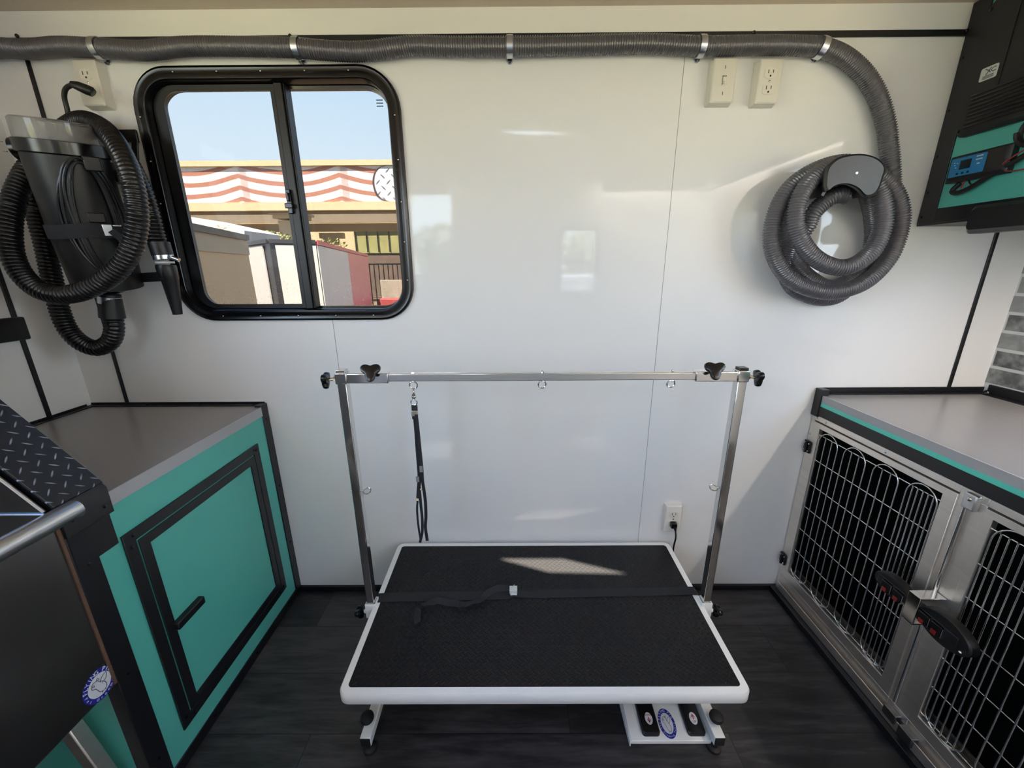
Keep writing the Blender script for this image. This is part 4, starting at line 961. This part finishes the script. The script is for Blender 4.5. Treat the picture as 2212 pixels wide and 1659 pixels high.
build('crossbar', MB().box(PL+.016, PR-.016, PYL-.0105, PYL+.0105, ZBAR-.0105, ZBAR+.0105), M_CHROME, ar, .002)
EYES = []
for x_ in (893, 1171, 1449):
    xe_ = px(x_, 830, Y=PYL).x
    build('eye_bolt', MB().cyl(V(xe_, PYL, ZBAR+.016), V(xe_, PYL, ZBAR-.014), .0020, seg=8).torus(V(xe_, PYL, ZBAR-.0235), (0, 1, .15), .0105, .0019, 24, 7).lathe(V(xe_, PYL, ZBAR+.010), (0, 0, 1), [(0, .004), (.003, .004)], 6), M_CHROME, ar)
    EYES.append(xe_)

# ---------------------------------------------- grooming loop (leash)
lo = thing('grooming_leash', 'black nylon grooming leash hanging from the chrome crossbar', 'leash', (EYES[0], PYL, .7))
yy = PYL-.002; ex = EYES[0]
zz = lambda yp: px(900, yp, Y=yy).z
xx = lambda xp, yp: px(xp, yp, Y=yy).x
build('snap_hook', MB().torus(V(xx(893.5, 846), yy, zz(846)), (1, .4, 0), .0060, .0018, 16, 6).cyl(V(xx(893.5, 849), yy, zz(851)), V(xx(894, 862), yy, zz(862)), .0050, .0042, seg=12).ball(V(xx(894, 856), yy, zz(857)), .0062, 6, (1.1, .8, .8)), M_BRASSN, lo)
build('ring', MB().torus(V(xx(894.5, 870), yy, zz(869)), (0, 1, .2), .0085, .0016, 24, 7), M_CHROME, lo)
def L2(pts, wdt, name, th=.0025):
    P_ = [px(x, y, Y=yy-o_) for x, y, o_ in pts]; P_ = [Vector(p) for p in spline(P_, .008)]
    return build(name, strip(MB(), P_, wdt, (1, 0, 0), th), M_WEB, lo, .0006)
L2([(895, 875, 0), (896, 890, 0), (897, 905, 0)], .016, 'top_loop', .005)
build('ferrule', MB().box(xx(896, 893)-.0085, xx(896, 893)+.0085, yy-.005, yy+.005, zz(898), zz(886)), M_BRASSN, lo, .001)
L2([(896, 895, 0), (899, 930, 0), (901, 960, 0), (904, 1000, 0), (906, 1030, .001), (904, 1060, .002), (903, 1080, .003)], .011, 'strap')
L2([(899, 895, .004), (903, 930, .004), (907, 970, .004), (911, 1010, .005), (913, 1040, .006), (916, 1060, .006), (919, 1085, .005), (920, 1115, .004), (919, 1140, .003), (923, 1168, .003)], .009, 'strap')
L2([(903, 1075, .004), (901, 1095, .006), (902, 1120, .006), (905, 1145, .005), (909, 1168, .004)], .006, 'noose')
L2([(906, 1055, .002), (909, 1090, .002), (912, 1120, .002), (912, 1150, .003), (907, 1172, .003)], .008, 'noose')
build_each('label_tag', MB().box(xx(911, 1010)-.0045, xx(911, 1010)+.0045, yy-.009, yy-.0065, zz(1017), zz(1004)).box(xx(903, 1034)-.0045, xx(903, 1034)+.0045, yy-.006, yy-.0035, zz(1039), zz(1028)), mat('grey_woven_tag', '#77777a', .7), lo)
build_each('slider', MB().box(xx(903, 1078)-.004, xx(903, 1078)+.004, yy-.007, yy, zz(1079), zz(1074)).box(xx(911, 1054)-.003, xx(911, 1054)+.003, yy-.008, yy, zz(1056), zz(1052)), M_BRASSN, lo)

# ---------------------------------------------- strap round the table
bs = thing('table_strap', 'black webbing strap buckled across the middle of the table mat', 'strap', (.07, -.28, .25))
sb = []
for x, yc, dz in ((XA-.001, 1290, -.02), (XA, 1290, .002), (-.42, 1289, .004)):
    sb.append((x, dz))
ycl, ycr = px(860, 1291, Z=.25).y, px(1450, 1276, Z=.25).y
strapz = .0032
def sy(x): return ycl+(ycr-ycl)*(x-XA)/(XB-XA)
P_ = [tt(XA-.0018, sy(XA), -.030), tt(XA-.0018, sy(XA), -.004)]+[tt(XA+.004, sy(XA), strapz-.001)]+[tt(x, sy(x), strapz) for x in np.linspace(XA+.03, px(1110, 1272, Z=.25).x-.02, 14)]+[tt(px(1110, 1272, Z=.25).x, sy(0.02), .006)]
P2 = [tt(px(1110, 1272, Z=.25).x, sy(.02), .006)]+[tt(x, sy(x), strapz) for x in np.linspace(.04, XB-.03, 14)]+[tt(XB-.004, sy(XB), strapz-.001), tt(XB+.0018, sy(XB), -.004), tt(XB+.0018, sy(XB), -.030)]
build('strap', strip(MB(), P_, [.037]*17+[.025], (0, 1, 0), .0018), M_WEB, bs)
build('strap', strip(MB(), P2, [.025, .030]+[.034]*16, (0, 1, 0), .0018), M_WEB, bs)
bkp = px(1109, 1272, Z=.262)
build('buckle', MB().box(bkp.x-.013, bkp.x+.013, bkp.y-.012, bkp.y+.012, .252, .264).box(bkp.x-.010, bkp.x+.012, bkp.y-.018, bkp.y-.012, .252, .257).bar(bkp+V(-.003, .006, .002), bkp+V(.004, .010, .008), .002, .002), mat('white_buckle', '#c9cdc8', .3), bs, .003)
tail = [(1098, 1271, .010), (1075, 1273, .006), (1055, 1280, .012), (1038, 1296, .010), (1020, 1303, .006), (1000, 1306, .014), (985, 1304, .008), (965, 1301, .010), (945, 1298, .008), (928, 1302, .016), (912, 1309, .006), (904, 1322, .004), (901, 1335, .006), (903, 1349, .004)]
TP = [px(x, y, Z=.252+h) for x, y, h in tail]; TP = [Vector(p) for p in spline(TP, .006)]
n_ = len(TP); ups = []
for i in range(n_):
    f = i/(n_-1); a = .7*math.sin(f*17); b_ = max(0, (f-.8)*5)
    ups.append((b_*1.2, (1-b_)*1.0, .55*math.sin(f*13)+.25))
for p in TP: p.z = max(p.z, .262)
build('loose_end', strip(MB(), TP, [.020]*n_, ups, .0016), M_WEB, bs)

# ---------------------------------------------- foot pedal
fp_ = thing('foot_pedal', 'white foot switch plate with two black pedals under the table front', 'pedal', (.43, -.5, 0))
q0, q1 = px(1363, 1603, Z=.018), px(1535, 1603, Z=.018)
ybk = -.30
def pz(y): return .022+(y-q0.y)*.12
pl = [V(q0.x, q0.y, 0), V(q1.x, q1.y, 0)]
xb0 = q0.x+.0; 
build('base_plate', MB().loft([[V(q0.x, q0.y, .010), V(q1.x, q0.y, .010), V(q1.x, ybk, .010), V(q0.x, ybk, .010)], [V(q0.x, q0.y, .022), V(q1.x, q0.y, .022), V(q1.x, ybk, pz(ybk)), V(q0.x, ybk, pz(ybk))]]), M_WHITE, fp_, .0015)
build_each('side_flange', MB().box(q0.x-.003, q0.x, q0.y, ybk, .002, .020).box(q1.x, q1.x+.003, q0.y, ybk, .002, .024), M_WHITE, fp_)
nrmp = V(0, -.12, 1).normalized(); upv = V(0, 1, .12).normalized()
def pedal(xc, txt, arrow_up, wd):
    y0 = q0.y+.010
    def ring(i, h, r):
        return [V(p.x, p.z, pz(p.z)+h) for p in rr(xc-wd/2+i, xc+wd/2-i, y0+i, ybk+.04-i, r, 0, 5)]
    p = build('pedal', MB().loft([ring(0, .0005, .008), ring(0, .008, .008), ring(.003, .012, .007)]), M_BLKPL, fp_)
    lab(p, 'black pedal with a red %s arrow' % ('up' if arrow_up else 'down'))
    c = V(xc+.002, y0+.036, pz(y0+.036)+.0122)
    b = build('pedal_sticker', MB().prism(ellipse(c, (1, 0, 0), upv, .0105, .0155), nrmp*.0005), M_STICK, p)
    t = MB(); cc = c+nrmp*.0008; s_ = 1 if arrow_up else -1
    a_ = lambda x, y: cc+V(1, 0, 0)*x+upv*y
    off_ = .003*s_
    t.prism([a_(-.0012, off_-.0055*s_), a_(.0012, off_-.0055*s_), a_(.0012, off_+.004*s_), a_(-.0012, off_+.004*s_)], nrmp*.0003)
    t.prism([a_(-.0048, off_+.001*s_), a_(-.0048, off_-.0022*s_), a_(0, off_+.0050*s_), a_(.0048, off_-.0022*s_), a_(.0048, off_+.001*s_), a_(0, off_+.0085*s_)], nrmp*.0003)
    text_into(t, txt, .0052 if len(txt) > 2 else .0075, cc-upv*.0085*s_*1.0, (1, 0, 0), upv)
    build('sticker_print', t, M_REDINK, p)
xl_ = px(1401, 1560, Z=.035).x; xr_ = px(1497, 1558, Z=.035).x
pedal(xl_, 'DOWN', False, .050); pedal(xr_, 'UP', True, .050)
cs = px(1441, 1560, Z=.032)
sticker(fp_, V(cs.x, cs.y, pz(cs.y)+.0004), (1, 0, 0), upv, .0235, .037, 'FLYING PIG', 'Dog Grooming Table')

# ============================================================ OUTSIDE
ZG = -.55
gmat = N('dry_ground'); gn = gmat.noise(.35, 6, None, .4)
gmat.link(gmat.ramp(gn, [(.35, (.105, .070, .038, 1)), (.65, (.15, .105, .062, 1))]), gmat.b.inputs['Base Color']); gmat.b.inputs['Roughness'].default_value = .9
gr = struct('ground', MB().box(-60, 60, -6.5, 70, ZG-.1, ZG), gmat.m)
grm = N('dry_grass'); gn2 = grm.noise(2.0, 6, None, .6)
grm.link(grm.ramp(gn2, [(.35, (0.106, 0.132, 0.033, 1)), (.65, (0.238, 0.224, 0.092, 1))]), grm.b.inputs['Base Color']); grm.b.inputs['Roughness'].default_value = .95
struct('lawn', MB().box(-60, 60, -60, -6.5, ZG-.1, ZG), grm.m)
M_TAN = mat('tan_stucco', (0.328, 0.246, 0.141, 1), .8, vary=.08, vscale=2)
M_TAN2 = mat('pale_stucco', (0.473, 0.382, 0.246, 1), .8, vary=.08, vscale=2)
M_SHING = mat('grey_shingle', (0.200, 0.172, 0.137, 1), .9, vary=.3, vscale=14, stretch=(1, 1, 4))
def m_flag(P, SP):
    n = N('waving_stripe_mural'); o = objxyz(n)
    X, Z = o[0], o[2]
    ph = n.math('FRACT', n.math('DIVIDE', X, P))
    wave = n.math('MULTIPLY', n.math('POWER', n.math('ABSOLUTE', n.math('SUBTRACT', n.math('MULTIPLY', ph, 2.0), 1.0)), 1.7), .85)
    wave = n.math('ADD', wave, n.math('MULTIPLY', n.noise(.25, 2), .6))
    st = n.math('FRACT', n.math('SUBTRACT', n.math('DIVIDE', Z, SP), wave))
    red = n.math('LESS_THAN', st, .40)
    sketch = n.math('GREATER_THAN', n.noise(9, 4, n.coords((1, 1, 2.5))), .60)
    wh = n.mix(sketch, (0.602, 0.574, 0.574, 1), (0.364, 0.346, 0.364, 1))
    fold = n.math('MULTIPLY', n.math('LESS_THAN', n.math('ABSOLUTE', n.math('SUBTRACT', ph, .05)), .035), .5)
    c = n.mix(red, wh, (0.309, 0.141, 0.105, 1)); c = n.mix(fold, c, (0.237, 0.109, 0.109, 1))
    n.link(c, n.b.inputs['Base Color']); n.b.inputs['Roughness'].default_value = .7
    return n.m
YBD = 20.0
def ex(x, y, Y): return px(x, y, Y=Y)
bd = thing('commercial_building', 'tan building with a waving striped mural along its fascia outside the window', 'building', (-5, YBD+2, ZG))
fx0, fx1 = ex(250, 400, YBD).x, ex(1050, 400, YBD).x
zt0, zt1, zb1, zb0 = ex(650, 347, YBD).z, ex(650, 359, YBD).z, ex(650, 437, YBD).z, ex(650, 455, YBD).z
build('fascia_mural', MB().box(fx0, fx1, YBD, YBD+.3, zb1, zt1), m_flag(ex(742, 400, YBD).x-ex(525, 400, YBD).x, (zt1-zb1)/3.1), bd, origin=(ex(525, 440, YBD).x, YBD, zb1))
build('fascia_cap', MB().box(fx0, fx1, YBD-.12, YBD+.5, zt1, zt0), M_TAN2, bd)
build('fascia_base', MB().box(fx0, fx1, YBD-.1, YBD+.3, zb0, zb1), M_TAN2, bd)
n = N('mural_diamond_plate'); o_ = objxyz(n); hh = diamond_height(n, o_[0], o_[2], .36, .44, .10)
n.link(n.mix(n.math('MULTIPLY', hh, 2.5, clamp=True), (0.455, 0.483, 0.546, 1), (0.091, 0.091, 0.109, 1)), n.b.inputs['Base Color']); n.b.inputs['Roughness'].default_value = .6
cp = ex(862, 404, YBD-.02); rad = abs(cp.x-ex(810, 404, YBD-.02).x)
dpts = [V(max(-99, cp.x-rad*.92+rad*.92*(1-math.cos(a))), YBD-.02, (zt1+zb1)/2+(zt1-zb1)/2*math.sin(a)) for a in np.linspace(-PI/2, PI/2, 16)]
dpts = [V(cp.x-rad*math.cos(a)**.5 if math.cos(a) > 0 else cp.x, YBD-.02, (zt1+zb1)/2+(zt1-zb1)/2*math.sin(a)) for a in np.linspace(-PI/2+.001, PI/2-.001, 20)]
build('mural_emblem_edge', MB().prism([p+V(-.10, 0, 0) for p in dpts]+[V(cp.x+4.2, YBD-.02, zt1), V(cp.x+4.2, YBD-.02, zb1)], (0, -.01, 0)), mat('dark_outline', '#3c2f30', .7), bd)
build('mural_emblem', MB().prism([p+V(0, -.011, 0) for p in dpts]+[V(cp.x+4.2, YBD-.031, zt1), V(cp.x+4.2, YBD-.031, zb1)], (0, -.01, 0)), n.m, bd)
build('porch_roof', MB().box(fx0, fx1, YBD+.2, YBD+1.0, zb0-.05, zb0+.02), M_SHING, bd)
zs1 = ex(650, 488, YBD+3).z
build('soffit_beam', MB().box(fx0, fx1, YBD+3, YBD+3.3, ex(650, 500, YBD+3).z, ex(650, 478, YBD+3).z), M_TAN, bd)
build('shingle_band', MB().box(fx0, fx1, YBD+2.6, YBD+2.7, ex(650, 481, YBD+2.6).z, ex(650, 458, YBD+2.6).z), M_SHING, bd)
for x0, x1 in ((600, 668), (470, 500), (742, 772)):
    c0, c1 = ex(x0, 500, YBD+1).x, ex(x1, 500, YBD+1).x; cm = (c0+c1)/2; hw = abs(c1-c0)/2
    if x0 != 600: continue
    build('column', MB().box(cm-hw*.62, cm+hw*.62, YBD+.6, YBD+1.6, ZG, ex(650, 478, YBD+1).z).box(cm-hw*.85, cm+hw*.85, YBD+.5, YBD+1.7, ex(650, 474, YBD+1).z, ex(650, 466, YBD+1).z).box(cm-hw, cm+hw, YBD+.4, YBD+1.8, ex(650, 466, YBD+1).z, zb0), M_TAN2, bd)
build('rear_wall', MB().box(ex(520, 500, 27).x, fx1, 27, 27.3, ZG, ex(650, 455, 27).z), M_TAN2, bd)
stp_ = MB()
for i, (x0, x1, y0, y1) in enumerate([(525, 590, 500, 512), (540, 575, 512, 530), (690, 740, 503, 515), (700, 728, 515, 528)]):
    stp_.box(ex(x0, y1, 22).x, ex(x1, y1, 22).x, 22, 22.4, ex(x0, y1, 22).z, ex(x0, y0, 22).z)
build_each('corbel', stp_, M_TAN, bd)
wb = MB()
for k in range(6): wb.box(ex(768+k*24, 520, 26.5).x, ex(770+k*24, 520, 26.5).x, 26.4, 26.5, ex(800, 545, 26.5).z, ex(800, 490, 26.5).z)
for yv in (490, 548): wb.box(ex(766, yv, 26.5).x, ex(900, yv, 26.5).x, 26.4, 26.5, ex(800, yv+2, 26.5).z, ex(800, yv-1, 26.5).z)
build('window_grid', wb, M_BLKTRIM, bd)
build('storefront_glass', MB().box(ex(766, 520, 26.7).x, ex(900, 520, 26.7).x, 26.65, 26.7, ex(800, 548, 26.7).z, ex(800, 490, 26.7).z), mat('storefront_green_glass', (0.273, 0.273, 0.127, 1), .3, vary=.4, vscale=1.5), bd)
build('dark_porch', MB().box(ex(780, 600, 26.3).x, ex(900, 600, 26.3).x, 26.2, 26.45, ZG, ex(800, 552, 26.3).z), mat('shaded_brown', (0.109, 0.077, 0.063, 1), .8, vary=.5, vscale=1.5), bd)
fn = thing('metal_fence', 'black metal railing in front of the tan building at the window right', 'fence', (ex(850, 600, 17).x, 17, ZG))
fm_ = MB()
for k in range(12): fm_.box(ex(800+k*10, 600, 17).x-.02, ex(800+k*10, 600, 17).x+.02, 17, 17.04, ZG, ex(850, 570, 17).z)
fm_.box(ex(798, 600, 17).x, ex(912, 600, 17).x, 16.99, 17.05, ex(850, 572, 17).z, ex(850, 569, 17).z)
build_each('railing', fm_, M_BLKTRIM, fn)
tag(build('red_flatbed', MB().box(ex(815, 650, 15.5).x, ex(915, 650, 15.5).x, 15.5, 16.3, ex(850, 668, 15.5).z-.1, ex(850, 646, 15.5).z).box(ex(815, 650, 15.5).x+.2, ex(915, 650, 15.5).x-.2, 15.6, 16.2, ZG, ex(850, 666, 15.5).z), mat('dark_red_paint', (0.291, 0.055, 0.055, 1), .5), bev=.03), 'low red flatbed at the lower right of the window view', 'vehicle')
tag(build('stone_planter', MB().box(ex(822, 640, 16.4).x, ex(915, 640, 16.4).x, 16.5, 16.7, ZG, ex(850, 605, 16.4).z), mat('grey_block', (0.273, 0.246, 0.200, 1), .9, vary=.3, vscale=5), bev=.02), 'grey block wall behind the red flatbed', 'wall')
# trailers
M_TRW = mat('white_trailer_skin', (0.546, 0.537, 0.519, 1), .45, vary=.03, vscale=1); M_TRB = mat('black_trailer_skin', (0.028, 0.028, 0.032, 1), .4, vary=.4, vscale=4)
M_TRP = mat('pink_trailer_skin', (0.564, 0.155, 0.182, 1), .4, vary=.05, vscale=1); M_TRT = mat('tan_trailer_skin', (0.437, 0.337, 0.200, 1), .5, vary=.04, vscale=1)
zT = 1.80
A_, B_, C_, D_ = px(526, 527, Z=zT), px(580, 519, Z=zT), px(681, 521, Z=zT), px(792, 551, Z=zT)
E_ = A_+(D_-C_)
t2 = thing('enclosed_trailer', 'white and black v-nosed trailer with a pink side outside the window', 'trailer', (B_.x, B_.y, ZG))
def wallp(p, q, z0, z1, th=.03, out=0):
    d = (q-p); nn = V(d.y, -d.x, 0).normalized(); o2 = nn*out
    return [V(p.x, p.y, z0)+o2, V(q.x, q.y, z0)+o2, V(q.x, q.y, z1)+o2, V(p.x, p.y, z1)+o2], nn*th
body = MB().prism([V(p.x, p.y, -.15) for p in (A_, B_, C_, D_, E_)], (0, 0, zT+.15))
build('trailer_body', body, M_TRB, t2)
def lerp(p, q, f): return p+(q-p)*f
pn = MB()
for p, q, f0, f1 in ((A_, B_, .0, .80), (B_, C_, .12, 1.0)):
    a, nn = wallp(lerp(p, q, f0), lerp(p, q, f1), .0, zT-.08, .02, .012); pn.prism(a, nn)
a, nn = wallp(C_, lerp(C_, D_, .42), -.1, zT-.08, .02, .012); pn.prism(a, nn)
build_each('white_panel', pn, M_TRW, t2)
a, nn = wallp(lerp(C_, D_, .42), lerp(C_, D_, 1.0), -.1, zT-.08, .02, .012)
build('pink_panel', MB().prism(a, nn), M_TRP, t2)
rm = MB()
for p, q in ((A_, B_), (B_, C_)):
    a, nn = wallp(p, q, zT-.05, zT+.02, .03, .02); rm.prism(a, nn)
build('black_roof_edge', rm, M_TRB, t2)
a, nn = wallp(C_, D_, zT-.06, zT+.02, .03, .02)
build('red_roof_edge', MB().prism(a, nn), mat('red_edge', (0.455, 0.055, 0.091, 1), .4), t2)
wc = lerp(C_, D_, .80); nn = V((D_-C_).y, -(D_-C_).x, 0).normalized()
if nn.y > 0: nn = -nn
build('wheel', MB().cyl(V(wc.x, wc.y, ZG+.33)+nn*.02, V(wc.x, wc.y, ZG+.33)+nn*.22, .33, seg=28), M_RUBBER, t2)
build('fender', MB().tube([V(wc.x, wc.y, ZG+.36)+nn*.12+(D_-C_).normalized()*.42*math.cos(a)+V(0, 0, .42*math.sin(a)) for a in np.linspace(0, PI, 14)], .05, 8), M_TRB, t2)
zT1 = 1.65
F_, G_ = px(430, 492, Z=zT1), px(530, 512, Z=zT1)
F_ = F_+(F_-G_)*1.2
H_ = G_+V(-1.9, 2.2, 0)
t1 = thing('enclosed_trailer', 'tan box trailer at the lower left of the window view', 'trailer', (G_.x, G_.y, ZG))
build('trailer_body', MB().prism([V(p.x, p.y, ZG+.25) for p in (F_, G_, H_, F_+V(-1.9, 2.2, 0))], (0, 0, zT1-ZG-.25)), M_TRT, t1)
a, nn = wallp(F_, G_, zT1-.04, zT1+.02, .03, .01); build('roof_edge', MB().prism(a, nn), M_TRB, t1)
a, nn = wallp(F_, G_, zT1-.20, zT1-.04, .01, .004); build('upper_band', MB().prism(a, nn), mat('grey_tan_band', (0.328, 0.283, 0.200, 1), .5), t1)
build('wheel', MB().cyl(lerp(F_, G_, .5)+V(-.3, .3, ZG+.33-zT1), lerp(F_, G_, .5)+V(-.5, .5, ZG+.33-zT1), .33, seg=24), M_RUBBER, t1)
wr = thing('white_shed', 'low white roofed shed behind the tan trailer', 'shed', (ex(470, 500, 12).x, 12, ZG))
build('shed_wall', MB().prism([V(*ex(395, 520, 12)), V(*ex(528, 520, 12)), V(*ex(528, 498, 12)), V(*ex(500, 489, 12)), V(*ex(395, 466, 12))], (0, 2, 0)), mat('white_shed_paint', (0.564, 0.564, 0.546, 1), .6), wr)
build('shed_base', MB().box(ex(395, 520, 12).x, ex(528, 520, 12).x, 12.0, 14, ZG, ex(528, 519, 12).z), mat('white_shed_paint', 0, 0), wr)
# trees
def leafmat(nm, c):
    n = N(nm); f = n.noise(14, 5)
    n.link(n.ramp(f, [(.35, tuple(v_*.5 for v_ in c)+(1,)), (.65, tuple(c)+(1,))]), n.b.inputs['Base Color']); n.b.inputs['Roughness'].default_value = .7; return n.m
M_LEAF = leafmat('yellow_green_leaves', (.32, .34, .12)); M_BARK = mat('bark', (0.079, 0.059, 0.040, 1), .9)
def tree(name, label, x, y, h, r, n_leaf=700, sp=(1, 1, .8)):
    t = thing(name, label, 'tree' if name == 'tree' else 'bush', (x, y, ZG))
    tr = MB().tube([V(x, y, ZG), V(x+.05, y, ZG+h*.4), V(x, y, ZG+h*.7)], [r*.09, r*.07, r*.03], 8)
    for k in range(6):
        a = k*1.05; tr.tube([V(x, y, ZG+h*.4), V(x+math.cos(a)*r*.4, y+math.sin(a)*r*.4, ZG+h*.6), V(x+math.cos(a)*r*.7, y+math.sin(a)*r*.7, ZG+h*.82)], [r*.04, r*.025, r*.01], 6)
    build('trunk', tr, M_BARK, t)
    lf_ = MB(); rnd = random.Random(int(x*10+y*7))
    for k in range(n_leaf):
        a, b, q = rnd.random()*2*PI, math.acos(rnd.uniform(-1, 1)), rnd.random()**.4
        c = V(x+r*q*math.sin(b)*math.cos(a)*sp[0], y+r*q*math.sin(b)*math.sin(a)*sp[1], ZG+h-r*sp[2]+r*sp[2]*q*math.cos(b))
        s_ = r*rnd.uniform(.05, .11); u = V(rnd.uniform(-1, 1), rnd.uniform(-1, 1), rnd.uniform(-1, 1)).normalized(); w_ = u.orthogonal().normalized(); v2 = u.cross(w_)
        lf_.add([c-w_*s_, c-v2*s_*.5+u*s_*.2, c+w_*s_, c+v2*s_*.5+u*s_*.2], [(0, 1, 2, 3)])
    build('foliage', lf_, M_LEAF, t)
b0 = ex(590, 520, 18)
tree('bush', 'pale green bush behind the v-nosed trailer, left of the window mullion', b0.x, 18, ex(590, 497, 18).z-ZG, 1.0, 600)
b0 = ex(715, 535, 19)
tree('bush', 'pale green bush behind the pink trailer, right of the window mullion', b0.x, 19, ex(715, 512, 19).z-ZG, .9, 500)
b0 = ex(485, 500, 11.5)
tree('bush', 'small green shrub in front of the white shed roof', b0.x, 11.5, ex(485, 484, 11.5).z-ZG, .28, 160, (1, 1, .8))
tree('tree', 'leafy tree beyond the near window', -2.6, -16, 3.6, 2.2, 1500, (1, 1, .75))
tree('tree', 'broad leafy tree beyond the entry door', 3.2, -16, 3.4, 2.2, 1500, (1.2, 1, .75))
tag(build('parked_trailer', MB().box(.9, 3.2, -9.5, -7.5, ZG+.3, 1.1).box(1.2, 2.9, -9.3, -7.7, ZG, ZG+.3), M_TRW, bev=.03), 'white box trailer standing on the lawn beyond the entry door', 'trailer')
for o in list(bpy.data.objects):
    if '_o' in o: del o['_o']
